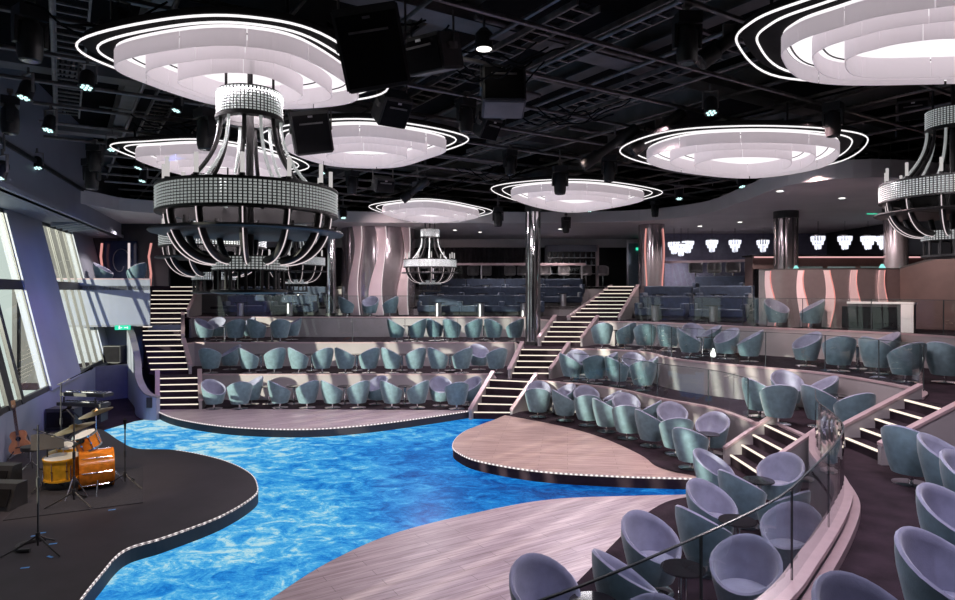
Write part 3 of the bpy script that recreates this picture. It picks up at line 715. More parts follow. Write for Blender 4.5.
# ================================================================== ceiling light features
def cr_closed(pts, k=8): return smooth(pts, k, True)
def scaled(pts, s, c, z): return [Vector(((p.x-c.x)*s+c.x, (p.y-c.y)*s+c.y, z)) for p in pts]
LAMPS = [
 ('large oval ceiling light above the big chandelier', [(77,43),(160,20),(250,17),(330,38),(388,88),(330,102),(220,100),(120,70)]),
 ('oval ceiling light right behind the largest one at left', [(262,138),(300,123),(380,120),(467,137),(440,152),(395,163),(320,160)]),
 ('small oval ceiling light half hidden by the big chandelier', [(112,148),(150,141),(215,140),(280,153),(308,168),(255,176),(190,173)]),
 ('small oval ceiling light above the distant chandelier', [(369,207),(395,201),(430,199),(470,205),(491,213),(440,222),(400,217)]),
 ('flat oval ceiling light above the central chrome column', [(491,189),(530,181),(590,180),(645,187),(661,194),(620,204),(570,210),(525,203)]),
 ('oval ceiling light at the right behind hanging spotlights', [(620,152),(660,133),(740,126),(830,129),(868,140),(835,163),(750,175),(665,167)]),
 ('largest oval ceiling light in the top right corner', [(738,45),(752,22),(800,2),(890,-24),(1060,-40),(1210,0),(1130,68),(900,81),(780,77)]),
]
ZL = 6.8
for i, (lab, px) in enumerate(LAMPS):
    ctl = [P(a, b, ZL) for a, b in px]; pts = cr_closed([Vector((p.x, p.y)) for p in ctl], 8)
    c = Vector((sum(p.x for p in pts)/len(pts), sum(p.y for p in pts)/len(pts)))
    root = thing('ceiling_light', lab, 'ceiling light', (c.x, c.y, ZL), 0, 'oval ceiling lights')
    bs_ = .74 if i == 6 else .785
    pts = [p-c for p in pts]; o0 = Vector((0, 0)); S = lambda s, z: scaled(pts, s, o0, z)
    for s in (1.0, .88): MB().tube(S(s, 0), .014, 6, True).build('light_ring', ringl, root)
    MB().prism(S(.97, 0), .05, .12).build('backing_plate', blackm, root)
    MB().prism(S(bs_-.01, 0), .0, .045).build('light_panel', lampp, root)
    for s, za, zb in ((bs_, -.20, -.0), (bs_*.76, -.24, -.02), (bs_*.51, -.31, -.06)):
        b = MB(); q = S(s, 0); k0 = len(q)
        for j in range(8):
            seg = [q[(j*k0//8+i) % k0].to_2d() for i in range(k0//8+1)]; seg[-1] = seg[-1].lerp(seg[-2], .12); b.wall(seg, za, zb, .012)
        b.build('acrylic_band', lampw, root)
    b = MB()
    for s in (.7, .52): b.tube(S(s, -.004), .012, 4, True)
    b.build('shadow_gap', black, root)
    for k in (0, len(pts)//3, 2*len(pts)//3):
        p = pts[k]*.8; MB().cyl((p.x, p.y, .12), (p.x, p.y, .55), .02).build('hanging_rod', black, root)
    L = bpy.data.lights.new('lamp_glow', 'AREA'); L.shape = 'DISK'; L.size = 1.5; L.energy = 240; L.color = (1, .9, .95)
    lo = bpy.data.objects.new('lamp_glow', L); C.objects.link(lo); lo.parent = root; lo.location = (0, 0, -.5)
# ================================================================== chandeliers
def bead_band(R, z0, z1, rows, cols, parent, name='crystal_band'):
    b = MB(); dz = (z1-z0)/rows; 
    for j in range(rows):
        for i in range(cols):
            a = 2*PI*i/cols; da = PI/cols*.70; zc = z0+dz*(j+.5); h = dz*.36
            q = [(R*math.cos(a+s*da), R*math.sin(a+s*da), zc+t*h) for s, t in ((-1, -1), (1, -1), (1, 1), (-1, 1))]
            ap = ((R+.026)*math.cos(a), (R+.026)*math.sin(a), zc)
            b.add(q+[ap], [(0, 1, 4), (1, 2, 4), (2, 3, 4), (3, 0, 4)])
    return b.build(name, crystal, parent)
def ring(R, z0, z1, th, n=56): 
    return MB().wall([(R*math.cos(2*PI*i/n), R*math.sin(2*PI*i/n)) for i in range(n)], z0, z1, th, True)
def make_chandelier():
    K = .94
    root = thing('chandelier', 'x', 'chandelier')                 # origin at the middle of the wide drum
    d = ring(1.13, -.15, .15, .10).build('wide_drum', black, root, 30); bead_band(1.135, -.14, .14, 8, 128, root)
    b = MB()
    for z in (-.155, .155): b.wall([(1.16*math.cos(2*PI*i/56), 1.16*math.sin(2*PI*i/56)) for i in range(56)], z-.012, z+.012, .14, True)
    b.build('drum_rim', black, root, 30)
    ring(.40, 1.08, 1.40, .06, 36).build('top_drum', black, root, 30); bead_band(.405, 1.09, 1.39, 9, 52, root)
    ring(.44, 1.03, 1.07, .12, 36).build('top_rim', black, root, 30)
    MB().lathe([(1.22, -.40), (1.24, -.385), (1.22, -.36), (1.09, -.36), (1.09, -.40), (1.22, -.40)], n=64).build('outer_ring', black, root, 40)
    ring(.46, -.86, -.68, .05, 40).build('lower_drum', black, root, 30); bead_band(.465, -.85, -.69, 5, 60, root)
    for i in range(14): a = 2*PI*i/14; MB().box((.44*math.cos(a), .44*math.sin(a), -.99), (.035, .035, .26), a).build('lower_spindle', black, root)
    MB().lathe([(.40, -1.15), (.49, -1.13), (.49, -1.10), (.40, -1.09), (.40, -1.15)], n=40).build('bottom_ring', black, root, 40)
    for i in range(12):                                            # flaring beaded strands from the top drum to the wide drum
        a = 2*PI*(i+.3)/12; u = Vector((math.cos(a), math.sin(a), 0))
        pts = [u*(.38+(.98-.38)*t**2.2)+Vector((0, 0, 1.05-1.0*t)) for t in [k/12 for k in range(13)]]
        if i % 2: MB().tube(pts, .028, 6).build('strand_cable', black, root, 60)
        else:
            b = MB()
            for k in range(44):
                t = k/43; p = u*(.40+(1.0-.40)*t**2.2)+Vector((0, 0, 1.05-1.0*t)); b.sphere(p, .026, 6)
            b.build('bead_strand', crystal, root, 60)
    for i in range(12):                                            # curved arms with a light strip below the wide drum
        a = 2*PI*(i+.5)/12; u = Vector((math.cos(a), math.sin(a), 0))
        f = lambda t, o: u*(.42+(1.02-.42+o)*math.cos(t*PI/2)**.85)+Vector((0, 0, -.12-(.62+o)*math.sin(t*PI/2)))
        ts = [k/14 for k in range(15)]
        arm = MB().tube([f(t, 0) for t in ts], .048, 8).build('curved_arm', black, root, 60)
        MB().tube([f(t, .05) for t in ts], .008, 5).build('arm_light', strip_l, arm, 60)
    for i in range(12):
        a = 2*PI*(i+.5)/12; u = Vector((math.cos(a), math.sin(a), 0))*1.06
        cb_ = MB().cyl(u+Vector((0, 0, .155)), u+Vector((0, 0, .21)), .035).build('candle_cup', black, root, 40)
        MB().cyl(u+Vector((0, 0, .21)), u+Vector((0, 0, .44)), .026).build('candle', candle, cb_, 40)
    b = MB()
    for i in range(4): a = 2*PI*i/4+.4; b.cyl((.3*math.cos(a), .3*math.sin(a), 1.38), (.3*math.cos(a), .3*math.sin(a), 1.9), .018)
    b.cyl((0, 0, 1.3), (0, 0, 1.9), .03); b.cyl((0, 0, -.7), (0, 0, 1.2), .05)
    b.build('suspension', black, root, 40)
    for c in root.children: c.scale = (K, K, 1)
    return root
ch0 = make_chandelier()
for i, (px, py, Y, z, lab) in enumerate(((250, 0, 8.1, 4.95, 'largest crystal chandelier hanging at the upper left over the LED floor'), (214, 0, 13.9, 4.92, 'crystal chandelier hidden behind the largest one at left'), (296, 0, 24.4, 4.93, 'distant crystal chandelier left of the wavy mirrored column'), (430, 0, 26.2, 4.93, 'small distant crystal chandelier right of the wavy mirrored column'), (0, 0, 11.0, 5.55, 'crystal chandelier cut off by the right frame edge'))):
    o = ch0 if i == 0 else copy_tree(ch0)
    o.location = (D(px, 0, Y).x if px else 8.17, Y, z); o.rotation_euler = (0, 0, .13*i); tag(o, lab, 'chandelier', 'crystal chandeliers')
# ================================================================== lighting grid and beams under the ceiling
rig = thing('lighting_grid', 'black steel pipe grid carrying the stage lights under the dark ceiling', 'lighting grid', (0, 0, 0))
def clip_line(c, d, lim=(-15.5, 16.5, -3, 33)):
    t0, t1 = -60, 60
    for ax, lo, hi in ((0, lim[0], lim[1]), (1, lim[2], lim[3])):
        if abs(d[ax]) < 1e-6: continue
        a, b = (lo-c[ax])/d[ax], (hi-c[ax])/d[ax]; t0, t1 = max(t0, min(a, b)), min(t1, max(a, b))
    return t0, t1
for ang, z, step, r, ph in ((math.radians(58), 7.35, 1.55, .036, .3), (math.radians(-33), 7.55, 1.35, .034, .1)):
    d = Vector((math.sin(ang), math.cos(ang))); nrm = Vector((d.y, -d.x))
    for k in range(-22, 24):
        c = Vector((0, 12))+nrm*(k*step+ph); t0, t1 = clip_line(c, d)
        if t1-t0 < 4: continue
        a, b = c+d*t0, c+d*t1
        lx = lambda y: bx(y)+.4
        if a.x < lx(a.y) or b.x < lx(b.y):
            n_ = 40; q = [a.lerp(b, j/n_) for j in range(n_+1)]; q = [p for p in q if p.x > lx(p.y)]
            if len(q) < 6: continue
            a, b = q[0], q[-1]
        MB().cyl((*a, z), (*b, z), r, n=6).build('pipe', grid, rig, 60)
for k in range(44):
    a0 = random.choice((math.radians(58), math.radians(-33)))+random.uniform(-.03, .03); x, y = random.uniform(-9, 14), random.uniform(6, 30); L_ = random.uniform(2, 6); d = Vector((math.sin(a0), math.cos(a0)))
    a, b = Vector((x, y))-d*L_/2, Vector((x, y))+d*L_/2; z = random.uniform(7.86, 7.98)
    if min(a.x-bx(a.y), b.x-bx(b.y)) < .6: continue
    MB().cyl((*a, z), (*b, z), random.choice((.02, .03, .045)), n=6).build('conduit', grid, rig, 60)
b = MB()
for i in range(30):
    x, y = random.uniform(-10, 15), random.uniform(5, 30)
    if x < bx(y)+.6: continue
    MB().cyl((x, y, 7.35), (x, y, CEIL-.004), .016, n=5).build('drop_rod', grid, rig)
ang = math.radians(-33); d = Vector((math.sin(ang), math.cos(ang))); nrm = Vector((d.y, -d.x))
for i, off in enumerate((-9, -5.2, -1.2, 2.6, 6.4, 10.2)):
    c = Vector((0, 12))+nrm*off; t0, t1 = clip_line(c, d, (-14, 16, -4, 34)); a, e = c+d*t0, c+d*t1
    m = (a+e)/2; b = MB(); rz = math.atan2(d.y, d.x)
    for dz, w, h in ((0, .34, .03), (.24, .03, .48), (.48, .34, .03)): b.box((m.x, m.y, 8.35+dz), ((e-a).length, w, h), rz)
    struct(b.build('ceiling_beam_%d' % (i+1), greyb))
ang = math.radians(58); d = Vector((math.sin(ang), math.cos(ang))); nrm = Vector((d.y, -d.x))
for i, off in enumerate((-10, -4.5, 1.5, 7.5)):
    c = Vector((0, 12))+nrm*off; t0, t1 = clip_line(c, d, (-13, 16, -4, 34)); a, e = c+d*t0, c+d*t1
    m = (a+e)/2; struct(MB().box((m.x, m.y, 8.12), ((e-a).length, .45, .2), math.atan2(d.y, d.x)).build('ceiling_duct_%d' % (i+1), greyb))
for i, (px, py, L_, an, lab) in enumerate(((70, 70, 7, -33, 'at the left above the moving heads'), (160, 110, 8, -33, 'left of the big chandelier'), (470, 70, 6, -33, 'near the top centre'), (600, 40, 8, -33, 'at the upper right of centre'), (620, 90, 7, -33, 'above the flat oval light'), (420, 150, 7, -33, 'between the second and the flat oval light'), (540, 130, 6, -33, 'left of the slanted profile spotlights'))):
    Y = F*(7.68-CZ)/(HY-py); x = (px-HX)/F*Y; a = math.radians(an); tr_ = thing('cable_tray', 'dark ladder shaped cable tray under the ceiling, '+lab, 'cable tray', (x, Y, 7.69), PI/2-a, 'cable trays')
    for s in (-1, 1): MB().box((0, s*.2, 0), (L_, .03, .09)).build('side_rail', grid, tr_)
    b = MB()
    for k in range(int(L_/.3)): b.box((-L_/2+.15+k*.3, 0, -.03), (.035, .38, .025))
    b.build('rung', grid, tr_)
    b = MB()
    for k in range(5): b.tube([(-L_/2+q*L_/8, -.12+k*.06+.03*math.sin(q+k), .02) for q in range(9)], .018, 5)
    b.build('cable', blackm, tr_)
# cable looms on the grid
for i, (px, Y) in enumerate(((330, 8.5), (450, 9.5), (60, 8), (150, 13), (470, 18), (540, 12), (400, 20))):
    b = MB()
    for s in range(5):
        x0 = D(px+random.uniform(-25, 25), 0, Y).x; y0 = Y+random.uniform(-.4, .4); pts = []
        for k in range(9):
            t = k/8; pts.append((x0+1.3*t*random.choice((1, 1)), y0+.5*math.sin(t*3+s), 7.3-.28*math.sin(t*PI)*random.uniform(.6, 1.2)+random.uniform(-.03, .03)))
        b.tube(smooth(pts, 3), .014, 5)
    o = b.build('cable_loom', blackm, rig); 
# ================================================================== lights hung from the grid
def strap(b, x, y, z, z1=7.33): b.cyl((x, y, z), (x, y, z1), .022, n=6)
def make_mover():
    root = thing('moving_head', 'x', 'stage light')
    MB().box((0, 0, -.09), (.34, .30, .16)).build('base', black, root)
    b = MB()
    for s in (-1, 1): b.hexa([(s*.20, -.07, -.17), (s*.20, .07, -.17), (s*.20, .05, -.50), (s*.20, -.05, -.50)], [(s*.155, -.07, -.17), (s*.155, .07, -.17), (s*.155, .05, -.50), (s*.155, -.05, -.50)])
    b.box((0, 0, -.19), (.40, .14, .05)); b.build('yoke', black, root)
    hd = MB().lathe([(.10, -.18), (.145, -.24), (.155, -.45), (.15, -.62), (.13, -.70), (.115, -.71)], n=16).build('head', black, root, 40)
    MB().lathe([(.10, -.715), (.11, -.70)], n=16).build('lens', tabletop, hd, 40)
    b = MB(); b.cyl((0, 0, -.01), (0, 0, .10), .03, n=8); b.box((0, 0, .11), (.1, .1, .08)); b.build('hanging_clamp', grid, root)
    return root
def make_par():
    root = thing('par_light', 'x', 'stage light')
    M = Matrix.Rotation(math.radians(18), 3, 'X')
    b = MB().lathe([(.07, .0), (.11, -.04), (.125, -.10), (.125, -.30), (.135, -.32), (.135, -.34), (.115, -.34), (.11, -.29)], (0, 0, -.12), 16, M=M); can = b.build('can', black, root, 40)
    b = MB()
    for i in range(7):
        a = 2*PI*i/6; r = .07 if i < 6 else 0
        b.lathe([(.030, -.335), (.024, -.345), (0, -.347)], Vector((0, 0, -.12))+M @ Vector((r*math.cos(a), r*math.sin(a), 0)), 8, M=M)
    b.build('lens', parl, can)
    b = MB()
    for s in (-1, 1): b.box((s*.14, .03, -.16), (.02, .05, .34))
    b.box((0, .03, .0), (.30, .05, .02)); b.cyl((0, .03, 0), (0, .03, .12), .025, n=8); b.build('hanging_bracket', grid, root)
    return root
MV = [make_mover(), True]; PA = [make_par(), True]
def inst(S, loc, rz, tilt, sc, label, cat, group):
    if S[1]: o = S[0]; S[1] = False
    else: o = copy_tree(S[0])
    o.location = loc; o.rotation_euler = (tilt, 0, rz); o.scale = (sc,)*3; tag(o, label, cat, group)
    zt = loc[2]+.1*sc
    if zt < 7.3:
        b = MB(); b.cyl((0, 0, .08), (0, 0, (7.36-loc[2])/sc), .022/sc, n=6); b.build('drop_pipe', grid, o)
    return o
movers = [(30,38,60,'at the upper left corner'),(10,118,42,'beside the left bulkhead'),(95,160,30,'left of the big chandelier among small lit spotlights'),(206,132,46,'just left of the big chandelier crown'),(466,118,38,'between the two black loudspeakers'),(352,184,26,'right of the big chandelier drum'),(687,42,56,'at the top right of centre'),(833,122,38,'below the largest oval light'),(817,176,22,'above the right chrome column'),(560,182,32,'in front of the flat oval light'),(510,164,28,'left of the flat oval light'),(609,170,30,'below the slanted profile spotlights'),(566,226,18,'under the rear soffit beside the chrome column'),(655,210,18,'above the wavy lit column'),(498,218,22,'left of the central chrome column'),(92,176,34,'above the left balcony')]
for i, (px, py, h, l) in enumerate(movers):
    Y = min(F*.80/h, 25.5, F*3.38/(HY-(py-h*.5)))
    s = Y*h/F/.80
    p = D(px, py-h*.5, Y); inst(MV, p, random.uniform(-1, 1), 0, s, 'black moving head stage light '+l, 'stage light', 'moving head lights')
pars = [(120,14,30,'directly above the left of the largest oval light'),(30,86,28,'lower of two left of the largest oval light'),(88,76,28,'touching the left tip of the largest oval light'),(52,120,24,'in the middle of the dark left grid'),(112,142,18,'at the left tip of the half hidden oval light'),(180,102,20,'below the largest oval light, beside the chandelier'),(37,160,18,'above the left window bulkhead'),(46,170,16,'second above the left window bulkhead'),(142,160,18,'above the half hidden oval light'),(145,174,16,'below the half hidden oval light'),(378,120,22,'in front of the second oval light'),(325,166,15,'right of the chandelier, under the second oval light'),(710,102,26,'left above the right oval light'),(67,198,15,'lowest one at the left bulkhead corner'),(740,180,15,'below the right oval light'),(679,192,15,'left below the right oval light'),(4,166,26,'at the left frame edge'),(590,205,13,'small one below the flat oval light'),(343,212,13,'above the wavy mirrored column')]
blue_i = (3, 6, 7, 13, 16)
for i, (px, py, h, l) in enumerate(pars):
    Y = min(F*.50/h, 24, F*3.38/(HY-(py-h*.4))); s = max(.6, Y*h/F/.50)
    p = D(px, py-h*.4, Y); o = inst(PA, p, random.uniform(-.8, .8)+PI, 0, s, 'black can spotlight with lit lens, '+l, 'stage light', 'can spotlights')
def spot(x, y, z, tgt, e, col, ang, blend=.6, r=.12, name='added_spot'):
    L = bpy.data.lights.new(name, 'SPOT'); L.energy = e; L.color = col; L.spot_size = math.radians(ang); L.spot_blend = blend; L.shadow_soft_size = r
    o = bpy.data.objects.new(name, L); C.objects.link(o); o.location = (x, y, z)
    d = Vector(tgt)-Vector((x, y, z)); o.rotation_euler = d.to_track_quat('-Z', 'Y').to_euler(); return o
# slanted profile spotlights
def profile(px0, py0, px1, py1, Y, lab):
    a, c = D(px0, py0, Y), D(px1, py1, Y); root = thing('profile_spotlight', lab, 'stage light', a, 0, 'profile spotlights'); v = c-a
    q = v.to_track_quat('Z', 'Y').to_matrix(); L = v.length
    MB().lathe([(.10, 0), (.12, .02), (.12, L*.32), (.09, L*.36), (.09, L*.68), (.13, L*.72), (.13, L)], n=14, M=q).build('barrel', black, root, 40)
    MB().lathe([(.115, L+.002), (0, L+.006)], n=14, M=q).build('lens', tabletop, root)
    m = v*.4; b = MB(); b.cyl(m, (m.x, m.y, 7.36-a.z), .025, n=6); b.box(m+Vector((0, 0, .05)), (.3, .05, .25)); b.build('hanging_bracket', grid, root)
profile(637, 128, 582, 166, 13.5, 'slanted black profile spotlight left above the flat oval light')
profile(683, 112, 632, 152, 13.0, 'slanted black profile spotlight touching the right oval light')
profile(756, 20, 700, 62, 9.0, 'slanted black profile spotlight left of the top right oval light')
profile(428, 180, 402, 200, 18.0, 'small slanted profile spotlight above the distant chandelier')
# floodlights and downlights
for px, py, Y, lab in ((625, 97, 12.5, 'round black floodlight with pale lens above the flat oval light'), (484, 49, 9.5, 'small bright round downlight above the black loudspeaker')):
    p = D(px, py, Y); root = thing('downlight', lab, 'ceiling light', p)
    MB().lathe([(.13, 0), (.13, .22), (.06, .30), (0, .30)], n=18).build('housing', black, root, 40)
    MB().lathe([(.115, -.004), (0, -.012)], n=18).build('lens', downl if px == 484 else steel, root)
    MB().cyl((0, 0, .28), (0, 0, 7.36-p.z if p.z < 7.2 else .5), .02, n=6).build('stem', grid, root)
# loudspeakers
def speaker(px, py, Y, w, h, dp, rz, tilt, lab, m=None, roll=0):
    m = m or spk
    p = D(px, py, Y); root = thing('loudspeaker', lab, 'loudspeaker', p, 0, 'hanging loudspeakers'); M = Matrix.Rotation(rz, 3, 'Z') @ Matrix.Rotation(tilt, 3, 'X') @ Matrix.Rotation(roll, 3, 'Y')
    b = MB().box((0, 0, 0), (w, dp, h), M=M); o = b.build('cabinet', m, root)
    bm = bmesh.new(); bm.from_mesh(o.data); bmesh.ops.bevel(bm, geom=bm.edges[:], offset=.02, segments=2, affect='EDGES'); bm.to_mesh(o.data); bm.free()
    MB().box(M @ Vector((0, -dp/2-.008, -.02)), (w*.9, .012, h*.86), M=M).build('grille', blackm, root)
    MB().box(M @ Vector((0, .0, -h/2-.006)), (w*.9, dp*.8, .01), M=M).build('bottom_panel', greyb, root)
    for s in (-1, 1):
        b = MB().box(M @ Vector((s*(w/2+.02), 0, .05)), (.025, dp*.4, .08), M=M)
        q = M @ Vector((s*(w/2+.02), 0, 0)); b.cyl(q, (q.x, q.y, 7.36-p.z), .015, n=5); b.build('hanging_bracket', grid, root)
    MB().box(M @ Vector((0, -dp/2-.02, h*.2)), (w*.6, .03, .025), M=M).build('handle', grid, root)
    for x_ in (-.3, 0, .3): MB().box(M @ Vector((x_*w, -dp/2-.018, h*.36)), (w*.12, .008, .03), M=M).build('badge_plate', steel, root) if x_ == 0 else None
speaker(372, 48, 7.2, .72, .86, .5, .15, .35, 'largest black loudspeaker hanging right of the big oval light', roll=-.2)
speaker(311, 132, 10.8, .63, .70, .45, .35, .25, 'black loudspeaker hanging beside the chandelier crown', roll=-.18)
speaker(432, 54, 8.2, .62, .44, .5, -.55, .3, 'wedge shaped black loudspeaker right of the largest loudspeaker')
speaker(503, 92, 10.0, .66, .66, .5, .05, -.35, 'upright black loudspeaker hanging near the top centre')
speaker(392, 108, 10.5, .50, .5, .4, .6, .7, 'tilted black loudspeaker above the second oval light')
speaker(487, 126, 12.5, .42, .42, .35, .7, .6, 'small tilted loudspeaker below the upright loudspeaker')
speaker(383, 184, 15, .45, .32, .35, .5, .4, 'small grey loudspeaker under the second oval light')
speaker(913, 107, 14.5, .60, .47, .5, -.6, .5, 'dim tilted loudspeaker below the top right oval light')
speaker(866, 157, 17.5, .56, .46, .4, -.5, .5, 'dim tilted loudspeaker right of the right oval light')
# ================================================================== mirrored columns and wavy walls
def column(px, Y, z0, z1, r, lab, m=chrome, wavy=None, fl=False):
    x = (px-HX)*Y/F; root = thing('mirrored_column', lab, 'column', (x, Y, z0))
    MB().lathe([(r, 0), (r, z1-z0), (0, z1-z0)], n=40).build('shaft', m, root, 40)
    MB().lathe([(r+.03, 0), (r+.03, .12), (r, .13)], n=40).build('base_ring', black, root, 40)
    MB().lathe([(r, z1-z0-.35), (r+.05, z1-z0-.34), (r+.05, z1-z0)], n=40).build('collar', black, root, 40)
    if fl:
        b = MB()
        for i in range(8): a = 2*PI*i/8+.2; b.cyl((r*1.0*math.cos(a), r*1.0*math.sin(a), .13), (r*math.cos(a), r*math.sin(a), z1-z0-.35), .035, n=6)
        b.build('dark_fins', black, root, 40)
    if wavy:
        for a0, amp in wavy:
            pts = []
            for k in range(25):
                t = k/24; a = a0+amp*math.sin(t*2*PI+.3); pts.append(((r+.03)*math.cos(a), (r+.03)*math.sin(a), .2+t*(z1-z0-.8)))
            MB().tube(pts, .028, 6).build('wavy_strip', pinkl, root, 60)
    return root
column(533, 22.6, Z2, 6.95, .24, 'tall slim chrome column beside the central stairs', chrome, fl=True)
column(651.5, 27.0, Z4, 7.0, .54, 'dark mirrored column with two pink wavy light strips', darkchrome, wavy=((-2.25, .06), (-.85, -.12)))
column(786, 22.4, ZD, 6.7, .36, 'dark chrome column rising behind the right wavy mirrored wall', darkchrome, fl=True)
column(896, 21.5, ZD, 6.7, .36, 'dark column under the soffit behind the cut off chandelier', darkchrome)
# central wavy mirrored column
Yc, Rc = 29.1, 1.66; xc = (373-HX)*27.5/F
wc = thing('mirrored_column', 'huge mirrored column wrapped in wavy pink panels at the rear', 'column', (xc, Yc, Z3))
H = 6.95-Z3
MB().lathe([(Rc, 0), (Rc, H), (0, H)], n=64).build('mirror_drum', darkchrome, wc, 40)
MB().lathe([(Rc+.02, H-.1), (Rc+.08, H-.1), (Rc+.08, H)], n=64).build('top_band', black, wc, 40)
def wavy_panel(R0, a_of, w_of, z0, z1, parent, th=.06, n=30, m=pink):
    vs = []; fs = []
    for k in range(n+1):
        t = k/n; z = z0+(z1-z0)*t; a, w = a_of(t), w_of(t)
        for R in (R0, R0+th):
            for s in (-1, 0, 1): vs.append((R*math.cos(a+s*w), R*math.sin(a+s*w), z))
    for k in range(n):
        o, p = 6*k, 6*k+6
        for i in (0, 1, 3, 4): fs.append((o+i, o+i+1, p+i+1, p+i))
        fs += [(o, p, p+3, o+3), (o+2, o+5, p+5, p+2)]
    fs += [(0, 1, 4, 3), (1, 2, 5, 4), (6*n, 6*n+3, 6*n+4, 6*n+1), (6*n+1, 6*n+4, 6*n+5, 6*n+2)]
    pn = MB().add(vs, fs).build('wavy_panel', m, parent, 40)
    ed = [((R0+th)*math.cos(a_of(k/n)+w_of(k/n)), (R0+th)*math.sin(a_of(k/n)+w_of(k/n)), z0+(z1-z0)*k/n) for k in range(n+1)]
    MB().tube(ed, .018, 5).build('lit_edge', strip_l if m is pink and parent is wc else pinkl, pn, 60)
for a0, ph in ((-2.02, 0), (-1.42, .15), (-.72, .3)):
    wavy_panel(Rc+.05, lambda t, a0=a0, ph=ph: a0+.085*math.sin(t*2*PI*.95+ph+3.2), lambda t: .125+.035*math.sin(t*6.3+.5), .05, H-.15, wc)
# left chrome tube standing beside it
column(331, 27.9, Z3, 6.9, .22, 'slim chrome tube column at the left edge of the wavy column', chrome)
# right curved mirrored wall with wavy strips
cx, cy, R = 11.55, 23.2, 4.3
def arcp(a): return (cx+R*math.cos(a), cy+R*math.sin(a))
px_of = lambda a: HX+F*arcp(a)[0]/arcp(a)[1]
angs = [a/200*PI for a in range(-200, 0)]
sel = [a for a in angs if 757 <= px_of(a) <= 900 and arcp(a)[1] < 22.2]
mwp = [arcp(a) for a in sel]
mw = thing('mirrored_wall', 'curved mirrored wall with wavy pink light panels on the upper tier', 'wall panel', (cx, cy, Z3), 0)
child_world(MB().wall(mwp, Z3, 4.46, .12).build('mirror_panel', darkchrome, mw, 40), mw)
child_world(MB().wall(mwp, 4.46, 4.50, .16).build('top_trim', black, mw, 40), mw)
p0 = mwp[0]; child_world(MB().wall([(p0[0]-.12, p0[1]+.02), p0], Z3, 4.5, .2).build('end_post', chrome, mw, 40), mw)
def at_px(px):
    return min(sel, key=lambda a: abs(px_of(a)-px))
for px, am in ((770, .03), (802, .05), (828, -.05), (855, .05), (881, .05)):
    a0 = at_px(px); wavy_panel(R+.02, lambda t, a0=a0, am=am: a0+.015*math.sin(t*PI*1.5+am*20), lambda t: .024+.006*math.sin(t*5), .03, 4.44-Z3, mw, .05)
bp_ = [mwp[-1], (12.9, 18.5), (13.6, 17.4), (14.0, 16.0)]
bp_ = smooth(V2(bp_), 6); nb = len(bp_)
br = MB().wall(bp_, Z3, [4.47+.75*(i/(nb-1))**1.3 for i in range(nb)], .14).build('brown_wall', brownw)
tag(reframe(br), 'brown curved wall rising right of the wavy mirrored wall', 'wall panel')
o = MB().wall(bp_, [4.47+.75*(i/(nb-1))**1.3 for i in range(nb)], [4.53+.75*(i/(nb-1))**1.3 for i in range(nb)], .18).build('handrail', black, br); o.location = -br.location
# service cabinet behind the glass
cab = thing('service_cabinet', 'low white topped cabinet behind the glass before the brown wall', 'cabinet', (10.95, 17.35, Z3+.002), math.radians(-42))
MB().box((0, 0, .38), (1.5, .45, .76)).build('body', darkw, cab); MB().box((0, 0, .78), (1.56, .5, .05)).build('top', white, cab); MB().box((.62, -.24, .38), (.28, .02, .74)).build('end_panel', white, cab); MB().box((-.25, -.24, .38), (1.3, .015, .6)).build('door', tabletop, cab)
# ================================================================== left balcony
bl = thing('balcony', 'pale left balcony front catching the window light', 'balcony', (-13.2, 23.4, 1.95))
bpth = smooth(V2([(-15.6, 22.6), (-14.3, 22.75), (-13.2, 22.95), (-11.95, 23.35)]), 5)
child_world(MB().wall(bpth, 2.6, 4.22, .14).build('parapet', wallb, bl), bl)
child_world(MB().prism(bpth+V2([(-12.2, 25.4), (-16, 25.4)]), 3.85, ZD).build('floor_slab', carpet, bl), bl)
child_world(MB().prism(bpth+V2([(-12.5, 24.4), (-15.6, 24.4)]), 2.53, 2.6).build('underside', wallg, bl), bl)
child_world(MB().wall(bpth, 4.22, 4.27, .18).build('top_trim', capm, bl), bl)
ex = thing('exit_sign', 'small green lit exit sign under the left balcony', 'exit sign', (-12.75, 23.0, 2.5))
o = MB().box((0, 0, 0), (.50, .05, .16)).build('sign_case', exitg, ex); o.rotation_euler[2] = .35
b = MB(); b.box((-.1, -.035, 0), (.05, .012, .10)); b.box((-.04, -.035, .0), (.05, .012, .03)); b.sphere((-.1, -.035, .06), .02, 6); b.box((.10, -.035, 0), (.10, .012, .03)); b.box((.16, -.035, 0), (.03, .012, .08))
o = b.build('running_symbol', white, ex); o.rotation_euler[2] = .35
struct(MB().box((-13.9, 24.6, 1.26), (5.2, .2, 2.5)).build('wall_under_balcony', wallb))
lw = smooth(V2([(-13.6, 21.3), (-12.9, 22.2), (-12.2, 22.9), (-11.4, 23.4)]), 5)
lwo = MB().wall(lw, .02, 1.22, .15).build('curved_low_wall', mat('charcoal_wall', (.07, .07, .085), .5)); tag(reframe(lwo), 'low curved dark wall under the left balcony', 'low wall')
sp = thing('loudspeaker', 'dark loudspeaker standing on the low wall below the exit sign', 'loudspeaker', (-12.95, 22.7, 1.25))
MB().box((0, .15, .32), (.6, .4, .6)).build('cabinet', black, sp); MB().box((0, -.06, .32), (.54, .02, .54)).build('grille', blackm, sp); MB().box((0, .15, .01), (.4, .3, .03)).build('foot', black, sp)
